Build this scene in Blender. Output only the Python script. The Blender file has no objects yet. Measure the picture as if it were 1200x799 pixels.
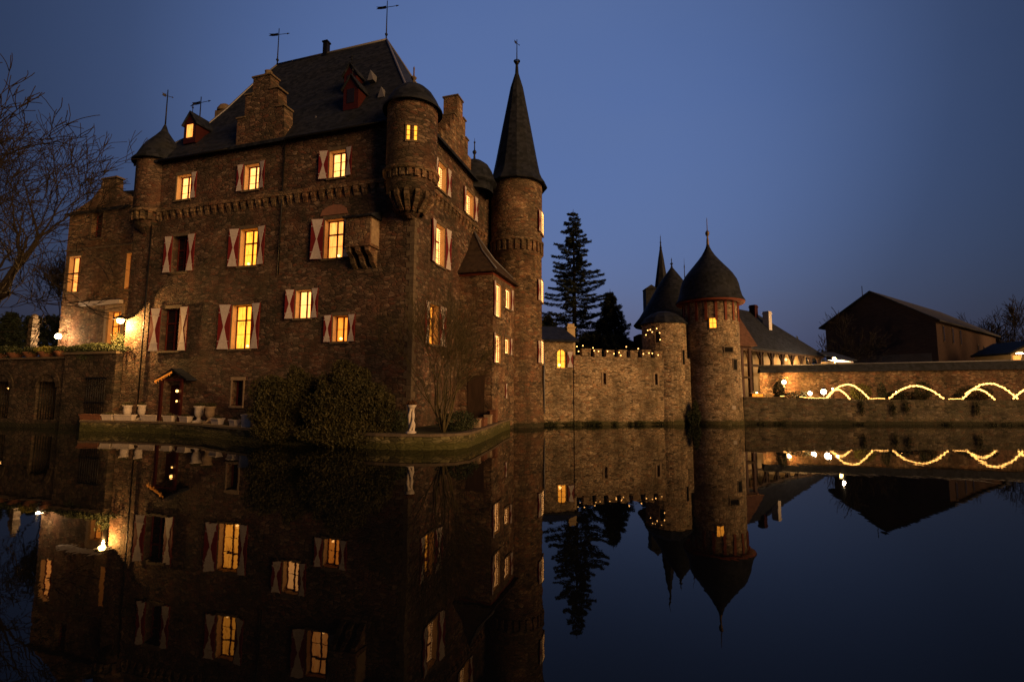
import bpy, math, random
from mathutils import Vector, Matrix
SC = bpy.context.scene
COL = SC.collection
R = math.radians
# ------------------------------------------------------------------ camera
cam_d = bpy.data.cameras.new('camera'); cam = bpy.data.objects.new('camera', cam_d); COL.objects.link(cam)
cam_d.sensor_width = 36; cam_d.lens = 17.606; cam_d.clip_start = 0.1; cam_d.clip_end = 6000
pit, rol = 0.1007142, 0.0040263
rt = Vector((1, 0, 0)); fw = Vector((0, math.cos(pit), math.sin(pit))); up = Vector((0, -math.sin(pit), math.cos(pit)))
cr = rt*math.cos(rol) + up*math.sin(rol); cu = up*math.cos(rol) - rt*math.sin(rol)
cam.matrix_world = Matrix(((cr.x, cu.x, -fw.x, 0), (cr.y, cu.y, -fw.y, 0), (cr.z, cu.z, -fw.z, 2.8), (0, 0, 0, 1)))
SC.camera = cam
# ------------------------------------------------------------------ sky, sun, exposure (deep dusk)
world = bpy.data.worlds.new('World'); SC.world = world; world.use_nodes = True
wn = world.node_tree; wn.nodes.clear()
w_out = wn.nodes.new('ShaderNodeOutputWorld'); w_bg = wn.nodes.new('ShaderNodeBackground')
EXPO = 3.0; K = 0.5**EXPO                     # a long dusk exposure: every light below is K times its look
w_sky = wn.nodes.new('ShaderNodeTexSky'); w_sky.sky_type = 'NISHITA'; w_sky.sun_disc = False
w_sky.sun_elevation = R(-1.8); w_sky.sun_rotation = R(170); w_sky.ozone_density = 2.6; w_sky.dust_density = 1.0
def wnode(t, **k):
    n = wn.nodes.new(t)
    for a, b in k.items(): setattr(n, a, b)
    return n
# thin even overcast: the clear dusk sky seen through a blue cloud veil, dimmed away from the view direction, a lens vignette put into the sky colour
tint = wnode('ShaderNodeMix', data_type='RGBA', blend_type='MULTIPLY'); tint.inputs[0].default_value = 1
wn.links.new(w_sky.outputs[0], tint.inputs[6]); tint.inputs[7].default_value = (1.55, 1.95, 2.15, 1)
veil = wnode('ShaderNodeMix', data_type='RGBA'); veil.inputs[0].default_value = .65
wn.links.new(tint.outputs[2], veil.inputs[6]); veil.inputs[7].default_value = (.108, .166, .345, 1)
tc = wnode('ShaderNodeTexCoord'); dt = wnode('ShaderNodeVectorMath', operation='DOT_PRODUCT')
nd_ = (0.035, 0.899, 0.437)
wn.links.new(tc.outputs['Generated'], dt.inputs[0]); dt.inputs[1].default_value = nd_
vignette_ramp = wnode('ShaderNodeValToRGB'); wn.links.new(dt.outputs['Value'], vignette_ramp.inputs[0]); vignette_ramp.color_ramp.interpolation = 'B_SPLINE'; els = vignette_ramp.color_ramp.elements
for _ in range(4): els.new(.5)
for e_, (p_, v_) in zip(els, ((0,.14),(.35,.17),(.66,.22),(.80,.42),(.88,.74),(.955,.99))): e_.position = p_; e_.color = (v_,v_,v_,1)
cn_ = wnode('ShaderNodeTexNoise'); cn_.inputs['Scale'].default_value = 2.2; cn_.inputs['Detail'].default_value = 5
cm_ = wnode('ShaderNodeMapping'); cm_.inputs['Scale'].default_value = (1,1,2.6); wn.links.new(tc.outputs['Generated'], cm_.inputs[0]); wn.links.new(cm_.outputs[0], cn_.inputs['Vector'])
cr_ = wnode('ShaderNodeMapRange'); cr_.inputs['From Min'].default_value = .3; cr_.inputs['From Max'].default_value = .7; cr_.inputs['To Min'].default_value = .54; cr_.inputs['To Max'].default_value = .76
wn.links.new(cn_.outputs[0], cr_.inputs['Value']); wn.links.new(cr_.outputs[0], veil.inputs[0])
fin = wnode('ShaderNodeMix', data_type='RGBA', blend_type='MULTIPLY'); fin.inputs[0].default_value = 1
wn.links.new(veil.outputs[2], fin.inputs[6]); wn.links.new(vignette_ramp.outputs[0], fin.inputs[7])
w_bg.inputs['Strength'].default_value = K
wn.links.new(fin.outputs[2], w_bg.inputs['Color']); wn.links.new(w_bg.outputs[0], w_out.inputs['Surface'])
# one low warm sun lamp: the sodium glow of the town that falls on the walls from the right behind the viewer
SUN_ROT = 129
sun_d = bpy.data.lights.new('sun', 'SUN'); sun = bpy.data.objects.new('sun', sun_d); COL.objects.link(sun)
sun_d.energy = 3.25*K; sun_d.angle = R(30); sun_d.color = (1.0, 0.54, 0.20)
sl = Vector((math.sin(R(SUN_ROT))*math.cos(R(13)), math.cos(R(SUN_ROT))*math.cos(R(13)), math.sin(R(13))))
sun.rotation_euler = sl.to_track_quat('Z', 'Y').to_euler(); sun.location = (30, -40, 30)
SC.view_settings.view_transform = 'Standard'; SC.view_settings.look = 'None'; SC.view_settings.gamma = 1; SC.view_settings.exposure = EXPO
SC.view_settings.use_curve_mapping = False

# ------------------------------------------------------------------ helpers
class MB:
    def __init__(s): s.v = []; s.f = []; s.m = []; s.sm = []
    def add(s, vs, fs, m=0, smooth=False):
        b = len(s.v); s.v += [tuple(x) for x in vs]
        for f in fs: s.f.append(tuple(b+i for i in f)); s.m.append(m); s.sm.append(smooth)
    def box(s, x0, x1, y0, y1, z0, z1, m=0):
        s.add([(x0,y0,z0),(x1,y0,z0),(x1,y1,z0),(x0,y1,z0),(x0,y0,z1),(x1,y0,z1),(x1,y1,z1),(x0,y1,z1)],
              [(0,3,2,1),(4,5,6,7),(0,1,5,4),(1,2,6,5),(2,3,7,6),(3,0,4,7)], m)
    def pbox(s, O, U, N, u0, u1, n0, n1, z0, z1, m=0):     # box in a wall frame: U along, N outward
        O = Vector(O); vs = []
        for z in (z0, z1):
            for u, n in ((u0,n0),(u1,n0),(u1,n1),(u0,n1)):
                p = O + U*u + N*n; vs.append((p.x, p.y, z))
        s.add(vs, [(0,3,2,1),(4,5,6,7),(0,1,5,4),(1,2,6,5),(2,3,7,6),(3,0,4,7)], m)
    def poly(s, pts, m=0): s.add(pts, [tuple(range(len(pts)))], m)
    def prism(s, pts, vec, m=0):                            # extrude a planar polygon along vec
        n = len(pts); v = Vector(vec); a = [Vector(p) for p in pts]; b = [p+v for p in a]
        s.add(a+b, [tuple(range(n))[::-1], tuple(range(n, 2*n))] + [(i, (i+1)%n, n+(i+1)%n, n+i) for i in range(n)], m)
    def lathe(s, c, prof, n=24, a0=0, a1=2*math.pi, m=0, smooth=True, capt=False):
        full = abs(a1-a0-2*math.pi) < 1e-4; k = n if full else n+1; vs = []
        for r, z in prof:
            for i in range(k):
                a = a0+(a1-a0)*i/n; vs.append((c[0]+r*math.cos(a), c[1]+r*math.sin(a), c[2]+z))
        fs = []
        for j in range(len(prof)-1):
            for i in range(n):
                i2 = (i+1) % k; fs.append((j*k+i, j*k+i2, (j+1)*k+i2, (j+1)*k+i))
        s.add(vs, fs, m, smooth)
        if capt: s.add([(vs[(len(prof)-1)*k+i]) for i in range(k)], [tuple(range(k))], m)
    def tube(s, pts, rad, n=6, m=0, smooth=True):
        pts = [Vector(p) for p in pts]; k = len(pts)
        if not isinstance(rad, (list, tuple)): rad = [rad]*k
        vs = []; ref = None
        for i, p in enumerate(pts):
            d = (pts[min(i+1, k-1)]-pts[max(i-1, 0)])
            if d.length < 1e-7: d = Vector((0,0,1))
            d.normalize()
            if ref is None: ref = d.orthogonal().normalized()
            a = (ref - d*ref.dot(d))
            if a.length < 1e-4: a = d.orthogonal()
            a.normalize(); ref = a; b = d.cross(a)
            for j in range(n):
                t = 2*math.pi*j/n; vs.append(p+(a*math.cos(t)+b*math.sin(t))*rad[i])
        fs = [(i*n+j, i*n+(j+1)%n, (i+1)*n+(j+1)%n, (i+1)*n+j) for i in range(k-1) for j in range(n)]
        fs += [tuple(range(n))[::-1], tuple((k-1)*n+j for j in range(n))]
        s.add(vs, fs, m, smooth)
    def ball(s, c, r, m=0, n=8, sz=1.0):
        prof = [(r*math.sin(math.pi*i/6), -r*sz*math.cos(math.pi*i/6)) for i in range(7)]
        s.lathe(c, prof, n, m=m)
    def build(s, name, mats, parent=None):
        me = bpy.data.meshes.new(name); me.from_pydata(s.v, [], s.f)
        if not isinstance(mats, (list, tuple)): mats = [mats]
        for x in mats: me.materials.append(x)
        me.polygons.foreach_set('material_index', s.m); me.polygons.foreach_set('use_smooth', s.sm); me.update()
        o = bpy.data.objects.new(name, me); COL.objects.link(o); o.parent = parent
        return o
def thing(name, label, cat, loc=(0,0,0), rz=0, group=None):
    o = bpy.data.objects.new(name, None); COL.objects.link(o); o.location = loc; o.rotation_euler = (0,0,rz)
    o.empty_display_size = 0.3; o['label'] = label; o['category'] = cat
    if group: o['group'] = group
    return o
def tag(o, label, cat, group=None, kind=None):
    o['label'] = label; o['category'] = cat
    if group: o['group'] = group
    if kind: o['kind'] = kind
    return o
def struct(o): o['kind'] = 'structure'; return o
X = Vector((1,0,0)); Y = Vector((0,1,0)); Z = Vector((0,0,1))

# ------------------------------------------------------------------ materials
def newmat(name, col=(.5,.5,.5), rough=.8, metal=0, spec=.3):
    m = bpy.data.materials.new(name); m.use_nodes = True; p = m.node_tree.nodes['Principled BSDF']
    p.inputs['Base Color'].default_value = (*col, 1); p.inputs['Roughness'].default_value = rough
    p.inputs['Metallic'].default_value = metal; p.inputs['Specular IOR Level'].default_value = spec
    return m
def N_(m, t): return m.node_tree.nodes.new(t)
def L_(m, a, b): m.node_tree.links.new(a, b)
def ramp(m, stops, fac):
    r = N_(m, 'ShaderNodeValToRGB'); e = r.color_ramp.elements
    while len(e) < len(stops): e.new(0.5)
    for i, (p, c) in enumerate(stops): e[i].position = p; e[i].color = (*c, 1)
    L_(m, fac, r.inputs[0]); return r.outputs[0]
def mixc(m, a, b, f, mode='MIX'):
    x = N_(m, 'ShaderNodeMix'); x.data_type = 'RGBA'; x.blend_type = mode
    for s_, v in ((6, a), (7, b), (0, f)):
        if isinstance(v, (float, int)): x.inputs[s_].default_value = v
        elif isinstance(v, tuple): x.inputs[s_].default_value = (*v, 1)
        else: L_(m, v, x.inputs[s_])
    return x.outputs[2]
def coords(m, scale=(1,1,1)):
    c = N_(m, 'ShaderNodeTexCoord'); mp = N_(m, 'ShaderNodeMapping'); mp.inputs['Scale'].default_value = scale
    L_(m, c.outputs['Object'], mp.inputs[0]); return mp.outputs[0]
def noise(m, vec, sc, det=4, rough=.55):
    n = N_(m, 'ShaderNodeTexNoise'); n.inputs['Scale'].default_value = sc; n.inputs['Detail'].default_value = det
    n.inputs['Roughness'].default_value = rough; L_(m, vec, n.inputs['Vector']); return n.outputs[0]
def rubble(name, palette, mortar, sx=2.7, sz=6.6, stain=(.03,.03,.02), moss=None, bump=.5, blotch=None):
    """coursed rubble masonry: stretched cells, each stone its own colour, recessed joints, large weathering"""
    m = newmat(name, rough=.92, spec=.15); p = m.node_tree.nodes['Principled BSDF']
    base = coords(m)
    wob = N_(m, 'ShaderNodeTexNoise'); wob.inputs['Scale'].default_value = 1.1; wob.inputs['Detail'].default_value = 3; L_(m, base, wob.inputs['Vector'])
    off = N_(m, 'ShaderNodeVectorMath'); off.operation = 'MULTIPLY_ADD'; L_(m, wob.outputs['Color'], off.inputs[0]); off.inputs[1].default_value = (.25,.25,.22); L_(m, base, off.inputs[2])
    mp = N_(m, 'ShaderNodeMapping'); mp.inputs['Scale'].default_value = (sx, sx, sz); L_(m, off.outputs[0], mp.inputs[0])
    v = N_(m, 'ShaderNodeTexVoronoi'); v.inputs['Scale'].default_value = 1; L_(m, mp.outputs[0], v.inputs['Vector'])
    e = N_(m, 'ShaderNodeTexVoronoi'); e.feature = 'DISTANCE_TO_EDGE'; e.inputs['Scale'].default_value = 1; L_(m, mp.outputs[0], e.inputs['Vector'])
    sep = N_(m, 'ShaderNodeSeparateColor'); L_(m, v.outputs['Color'], sep.inputs[0])
    n = len(palette); stone = ramp(m, [(i/(n-1), c) for i, c in enumerate(palette)], sep.outputs[0])
    fine = noise(m, base, 9, 5, .7)
    stone = mixc(m, stone, ramp(m, [(0.25,(.45,.45,.45)),(.75,(1.45,1.45,1.45))], fine), .75, 'MULTIPLY')
    # odd dark stones and putlog holes
    dark = ramp(m, [(0,(0,0,0)),(.90,(0,0,0)),(.96,(.8,.8,.8))], sep.outputs[1])
    stone = mixc(m, stone, (.03,.025,.02), dark)
    jt = ramp(m, [(0,(1,1,1)),(.10,(0,0,0))], e.outputs[0])
    c = mixc(m, stone, mortar, jt)
    big = noise(m, base, .33, 6, .65)
    if blotch:
        b2 = noise(m, base, .55, 5, .7)
        c = mixc(m, c, mixc(m, c, blotch, .6), ramp(m, [(.46,(0,0,0)),(.62,(1,1,1))], b2))
    c = mixc(m, c, mixc(m, c, stain, .68), ramp(m, [(.42,(0,0,0)),(.68,(1,1,1))], big))
    lp_ = noise(m, base, .8, 4, .6); c = mixc(m, c, ramp(m, [(.35,(.72,.72,.74)),(.5,(1,1,1)),(.68,(1.45,1.4,1.32))], lp_), .9, 'MULTIPLY')
    strk = N_(m, 'ShaderNodeMapping'); strk.inputs['Scale'].default_value = (1.3, 1.3, .12); L_(m, base, strk.inputs[0])
    sn = noise(m, strk.outputs[0], 1.0, 5, .7)
    c = mixc(m, c, mixc(m, c, stain, .5), ramp(m, [(.5,(0,0,0)),(.72,(1,1,1))], sn))
    # waterline: damp, mossy foot of the wall
    s2 = N_(m, 'ShaderNodeSeparateXYZ'); L_(m, base, s2.inputs[0])
    mr = N_(m, 'ShaderNodeMath'); mr.operation = 'MULTIPLY_ADD'; L_(m, big, mr.inputs[0]); mr.inputs[1].default_value = -.55; L_(m, s2.outputs[2], mr.inputs[2])
    damp = ramp(m, [(0,(1,1,1)),(.08,(.4,.4,.4)),(.28,(0,0,0))], mr.outputs[0])
    c = mixc(m, c, mixc(m, c, moss or (.02,.022,.012), .82), damp)
    L_(m, c, p.inputs['Base Color'])
    b = N_(m, 'ShaderNodeBump'); b.inputs['Strength'].default_value = bump; b.inputs['Distance'].default_value = .06
    hh = N_(m, 'ShaderNodeMath'); hh.operation = 'MULTIPLY_ADD'; L_(m, ramp(m, [(0,(0,0,0)),(.16,(1,1,1))], e.outputs[0]), hh.inputs[0]); hh.inputs[1].default_value = .8; L_(m, fine, hh.inputs[2])
    L_(m, hh.outputs[0], b.inputs['Height']); L_(m, b.outputs[0], p.inputs['Normal'])
    return m
def slate(name, c0, c1, rows=4.2, rough=.75):
    m = newmat(name, c0, rough, spec=.2); p = m.node_tree.nodes['Principled BSDF']; base = coords(m)
    mp = N_(m, 'ShaderNodeMapping'); mp.inputs['Scale'].default_value = (3.2,3.2,rows); L_(m, base, mp.inputs[0])
    v = N_(m, 'ShaderNodeTexVoronoi'); v.inputs['Scale'].default_value = 1; v.inputs['Randomness'].default_value = .45; L_(m, mp.outputs[0], v.inputs['Vector'])
    sep = N_(m, 'ShaderNodeSeparateColor'); L_(m, v.outputs['Color'], sep.inputs[0])
    c = mixc(m, c0, c1, sep.outputs[0]); c = mixc(m, c, (.016,.016,.013), ramp(m, [(.55,(0,0,0)),(.75,(.6,.6,.6))], noise(m, base, .5, 5)))
    L_(m, c, p.inputs['Base Color'])
    b = N_(m, 'ShaderNodeBump'); b.inputs['Strength'].default_value = .5; b.inputs['Distance'].default_value = .03
    L_(m, v.outputs['Distance'], b.inputs['Height']); L_(m, b.outputs[0], p.inputs['Normal']); return m
def varied(name, c0, c1, sc=3, rough=.8, bump=.2, stretch=(1,1,1)):
    m = newmat(name, c0, rough, spec=.2); p = m.node_tree.nodes['Principled BSDF']; v = coords(m, stretch)
    n = noise(m, v, sc, 5, .65); L_(m, mixc(m, c0, c1, ramp(m, [(.3,(0,0,0)),(.7,(1,1,1))], n)), p.inputs['Base Color'])
    if bump:
        b = N_(m, 'ShaderNodeBump'); b.inputs['Strength'].default_value = bump; b.inputs['Distance'].default_value = .03
        L_(m, n, b.inputs['Height']); L_(m, b.outputs[0], p.inputs['Normal'])
    return m
def glow(name, c, s, c2=None, sc=2.2):
    m = bpy.data.materials.new(name); m.use_nodes = True; nt = m.node_tree; nt.nodes.clear()
    o = nt.nodes.new('ShaderNodeOutputMaterial'); e = nt.nodes.new('ShaderNodeEmission'); e.inputs['Strength'].default_value = s*K
    e.inputs['Color'].default_value = (*c, 1); nt.links.new(e.outputs[0], o.inputs[0])
    if c2:
        v = coords(m, (4.5,4.5,.9)); n = noise(m, v, sc, 4, .65); c3 = tuple(x*.42 for x in c2)
        L_(m, ramp(m, [(.30, c3), (.46, c2), (.66, c), (.8, tuple(x*1.7 for x in c))], n), e.inputs['Color'])
    return m
ST_PAL = [(.15,.10,.062),(.29,.195,.12),(.09,.058,.036),(.40,.29,.19),(.24,.11,.06),(.18,.13,.085),(.33,.22,.12)]
M = {}
M['stone'] = rubble('castle rubble', ST_PAL, (.07,.05,.035), blotch=(.16,.075,.045))
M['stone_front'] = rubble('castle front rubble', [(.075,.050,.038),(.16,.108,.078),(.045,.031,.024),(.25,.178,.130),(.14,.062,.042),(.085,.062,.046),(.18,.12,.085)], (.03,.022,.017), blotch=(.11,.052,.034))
M['stone_light'] = rubble('curtain rubble', [(.28,.20,.12),(.48,.36,.23),(.19,.135,.085),(.55,.44,.30),(.31,.18,.10),(.36,.28,.19),(.45,.33,.20)], (.11,.085,.055), sx=3.1, sz=7.6, stain=(.06,.05,.03), moss=(.03,.035,.012))
M['stone_dark'] = rubble('mossy retaining rubble', [(.10,.08,.055),(.17,.14,.09),(.07,.055,.04),(.19,.16,.12),(.13,.08,.05),(.12,.11,.08)], (.08,.07,.05), sx=2.4, sz=6, stain=(.03,.035,.02))
M['quay'] = rubble('mossy quay rubble', [(.12,.10,.045),(.19,.16,.07),(.08,.07,.035),(.22,.19,.10),(.15,.11,.05)], (.04,.035,.018), sx=2.4, sz=5.5, stain=(.05,.055,.02), moss=(.05,.05,.015))
M['void'] = newmat('dark opening', (.008,.007,.006), .9, spec=.1)
M['dressed'] = varied('dressed sandstone', (.34,.25,.16), (.20,.14,.09), 4)
M['dressed_dark'] = varied('weathered dressed stone', (.16,.12,.08), (.08,.06,.04), 4)
M['slate'] = slate('slate', (.004,.006,.010), (.018,.021,.032))
M['slate_brown'] = slate('brown slate', (.03,.02,.014), (.055,.036,.024))
M['tile'] = slate('old clay tiles', (.10,.05,.035), (.15,.075,.05), 5, .75)
M['wood_red'] = varied('dark red paint', (.045,.008,.007), (.03,.006,.005), 6, .5, .1)
M['wood_dark'] = varied('dark timber', (.07,.04,.025), (.035,.022,.014), 5, .8, .2, (1,1,.2))
M['eave_red'] = varied('red eave timber', (.24,.06,.03), (.14,.035,.02), 4, .7, .1)
M['white'] = varied('white shutter paint', (.56,.50,.48), (.40,.35,.33), 7, .5, .05)
M['red'] = varied('red shutter paint', (.17,.018,.017), (.12,.014,.014), 7, .5, .05)
M['frame'] = varied('oxblood window wood', (.13,.022,.014), (.07,.014,.01), 7, .5, .05)
M['iron'] = newmat('wrought iron', (.02,.02,.022), .5, .8)
M['gilt'] = newmat('dull gilt', (.14,.10,.06), .5, .5)
M['lead'] = newmat('lead flashing', (.14,.14,.16), .5, .3)
M['plaster'] = varied('cream plaster', (.50,.38,.22), (.38,.28,.16), 1.5)
M['terra'] = varied('terracotta', (.20,.085,.045), (.11,.05,.032), 6)
M['pot_white'] = varied('weathered white stone', (.62,.54,.47), (.42,.36,.30), 8)
M['barnwood'] = varied('dark barn brick', (.08,.05,.042), (.05,.032,.027), 1.2, .9, .2, (1,1,3))
M['barnroof'] = slate('barn roof', (.03,.03,.034), (.05,.05,.055), 3)
M['earth'] = varied('dark earth', (.035,.03,.018), (.05,.055,.02), 2, 1)
M['bark'] = varied('bark', (.022,.016,.012), (.012,.009,.007), 6, .95, .3)
M['lining'] = varied('limewashed reveal', (.50,.36,.20), (.38,.26,.14), 3, .9, .05)
M['arcade'] = rubble('damp dark arcade rubble', [(.06,.042,.03),(.10,.072,.05),(.04,.03,.022),(.12,.09,.062),(.085,.045,.03)], (.03,.022,.016), sx=2.2, sz=5, stain=(.02,.02,.014))  # darker palette for the arcade, terrace block and column bands
M['glass_dark'] = newmat('dark glass', (.012,.010,.014), .25, spec=.35)
M['lit_pale'] = glow('pale lit window', (1,.44,.13), 2.9, (1,.38,.09))
M['lit_yellow'] = glow('yellow lit window', (1,.36,.035), 2.7, (1,.31,.025))
M['lit_amber'] = glow('amber lit window', (1,.36,.075), 2.1, (1,.30,.05))
M['lit_orange'] = glow('orange lit window', (1,.28,.03), 1.8, (1,.24,.02))
M['bulb'] = glow('small warm bulb', (1,.44,.11), 7)
M['bulb_soft'] = glow('fairy light', (1,.46,.14), 4.0)
M['rope'] = glow('light rope', (1,.44,.10), 5.0)
M['lamp'] = glow('lamp glass', (1,.55,.16), 60)
M['lampw'] = glow('bright lamp glass', (1,.66,.34), 60)
def leafmat(name, a, b):
    m = newmat(name, a, .7, spec=.25); p = m.node_tree.nodes['Principled BSDF']; v = coords(m)
    L_(m, mixc(m, a, b, ramp(m, [(.35,(0,0,0)),(.65,(1,1,1))], noise(m, v, 1.7, 5, .7))), p.inputs['Base Color'])
    return m
M['fir'] = leafmat('fir needles', (.022,.035,.022), (.045,.05,.025))
M['bush'] = leafmat('evergreen shrub leaves', (.022,.023,.008), (.055,.045,.014))
M['ivy'] = leafmat('ivy leaves', (.02,.03,.012), (.045,.05,.02))
M['moss'] = leafmat('moss and tufts', (.10,.10,.02), (.16,.14,.03))
M['twig'] = newmat('twigs', (.018,.013,.010), .9)
M['twig_olive'] = varied('olive twigs', (.10,.075,.03), (.05,.04,.02), 3)
# water
mw = newmat('moat water', (.004,.005,.006), .012, spec=.17); pw = mw.node_tree.nodes['Principled BSDF']; pw.inputs['IOR'].default_value = 1.33
vw = coords(mw, (1,.45,1)); nw = noise(mw, vw, 1.6, 3, .55); nw2 = noise(mw, coords(mw, (1,.3,1)), .25, 2)
ad = N_(mw, 'ShaderNodeMath'); ad.operation = 'MULTIPLY_ADD'; L_(mw, nw2, ad.inputs[0]); ad.inputs[1].default_value = 3; L_(mw, nw, ad.inputs[2])
bw = N_(mw, 'ShaderNodeBump'); bw.inputs['Strength'].default_value = .14; bw.inputs['Distance'].default_value = .012
L_(mw, ad.outputs[0], bw.inputs['Height']); L_(mw, bw.outputs[0], pw.inputs['Normal'])
M['water'] = mw

# ------------------------------------------------------------------ setting
m = MB(); m.poly([(-160,-60,0),(160,-60,0),(160,60,0),(-160,60,0)]); struct(m.build('water', M['water']))
m = MB(); m.poly([(-3000,-3000,-1.6),(3000,-3000,-1.6),(3000,3000,-1.6),(-3000,3000,-1.6)]); struct(m.build('ground', M['earth']))
m = MB(); m.prism([(20.6,45.8,-1.5),(150,47.2,-1.5),(1500,400,-1.5),(1500,2500,-1.5),(-1500,2500,-1.5),(-1500,300,-1.5),(-46,48,-1.5),(-29,47,-1.5),(0,44.5,-1.5),(15.6,46.5,-1.5),(19,48,-1.5)], (0,0,3.6)); struct(m.build('terrain', M['earth']))
ISL = [(-29.4,34.5),(-25.5,33.9),(-22.1,32.9),(-19,31.2),(-16.2,29.0),(-13.1,27.0),(-10.5,26.2),(-8.2,25.5),(-6.6,24.75),(-5.3,24.4),(-3.9,24.4),(-2.8,24.75),(-2.15,25.6),(-1.75,27.8),(-1.25,30.9),(-.6,35.9),(.1,39.4)]
BACK = [(.3,44),(-12,50),(-38,52),(-36,40)]
def inset(pl, d):
    out = []
    for i, p in enumerate(pl):
        a = Vector((*pl[max(i-1,0)],0)); b = Vector((*pl[min(i+1,len(pl)-1)],0)); t = (b-a).normalized(); n = Vector((-t.y,t.x,0))
        out.append((p[0]+n.x*d, p[1]+n.y*d))
    return out
isl_in = inset(ISL, .35)
m = MB(); m.prism([(x,y,-1.5) for x,y in isl_in+BACK], (0,0,2.22)); struct(m.build('island_ground', M['earth']))
q = thing('quay_wall', 'low mossy stone quay wall curving round the castle island at the waterline', 'wall')
m = MB()
for i in range(len(ISL)-1):
    a, b = ISL[i], ISL[i+1]; c, d = isl_in[i+1], isl_in[i]
    m.prism([(*a,-1.4),(*b,-1.4),(*c,-1.4),(*d,-1.4)], (0,0,2.02))
m.build('wall', M['quay'], q)
m = MB(); o1 = inset(ISL, -.06); o2 = inset(ISL, .42)
for i in range(len(ISL)-1):
    m.prism([(*o1[i],.625),(*o1[i+1],.625),(*o2[i+1],.625),(*o2[i],.625)], (0,0,.13))
m.build('coping', M['dressed_dark'], q)

# ------------------------------------------------------------------ wall with openings
def wall_panel(m, O, U, N, u0, u1, z0, z1, holes, depth=.5, mi=0):
    O = Vector(O)
    us = sorted({u0,u1,*[h[0] for h in holes],*[h[1] for h in holes]}); zs = sorted({z0,z1,*[h[2] for h in holes],*[h[3] for h in holes]})
    P = lambda u,z,n=0: (O+U*u+N*n+Z*z)
    flip = U.cross(Z).dot(N) < 0
    def face(a):
        m.add(a[::-1] if flip else a, [(0,1,2,3)], mi)
    for i in range(len(us)-1):
        for j in range(len(zs)-1):
            cu_, cz_ = (us[i]+us[i+1])/2, (zs[j]+zs[j+1])/2
            if any(h[0]<cu_<h[1] and h[2]<cz_<h[3] for h in holes): continue
            face([P(us[i],zs[j]),P(us[i+1],zs[j]),P(us[i+1],zs[j+1]),P(us[i],zs[j+1])])
    for a,b,c,d in [h[:4] for h in holes]:
        for e,f in (((a,c),(b,c)),((b,c),(b,d)),((b,d),(a,d)),((a,d),(a,c))):
            face([P(*f),P(*e),P(*e,-depth),P(*f,-depth)])
        face([P(a,c,-depth),P(b,c,-depth),P(b,d,-depth),P(a,d,-depth)])
def shutter(owner, O, U, N, u0, u1, z0, z1, ang=0):
    """red board with a white hourglass, hinged flat on the wall"""
    # hinged on the side nearer the opening (ang carries that side), each leaf standing off the wall by its own small angle
    O = Vector(O); rs = random.Random(int((u0*7.3+z0*3.1+O.x*5.7+O.y)*100)); a = rs.uniform(.01,.20); hu = u0 if ang > 0 else u1; ca, sa = math.cos(a), math.sin(a)
    T = lambda u, n, z: O+U*(hu+(u-hu)*ca)+N*(n*ca+abs(u-hu)*sa)+Z*z
    m = MB(); q = [T(u,n,z) for z in (z0,z1) for u,n in ((u0,.03),(u1,.03),(u1,.075),(u0,.075))]
    m.add(q, [(0,3,2,1),(4,5,6,7),(0,1,5,4),(1,2,6,5),(2,3,7,6),(3,0,4,7)], 0)
    um = (u0+u1)/2; zm = (z0+z1)/2; e = .02; wd = .03
    for pts in ([(u0+e,z1-e),(u1-e,z1-e),(um+wd,zm),(um-wd,zm)], [(um-wd,zm),(um+wd,zm),(u1-e,z0+e),(u0+e,z0+e)]):
        m.add([T(u,.077,z) for u,z in pts]+[T(u,.088,z) for u,z in pts], [(0,1,2,3),(7,6,5,4),(0,4,5,1),(1,5,6,2),(2,6,7,3),(3,7,4,0)], 1)
    for zz in (z0+.18*(z1-z0), z1-.18*(z1-z0)): m.add([T(u,n,z) for z in (zz-.02,zz+.02) for u,n in ((u0+.03,.09),(u1-.03,.09),(u1-.03,.10),(u0+.03,.10))], [(0,3,2,1),(4,5,6,7),(0,1,5,4),(1,2,6,5),(2,3,7,6),(3,0,4,7)], 1)
    m.build('shutter', [M['red'], M['white']], owner)
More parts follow.
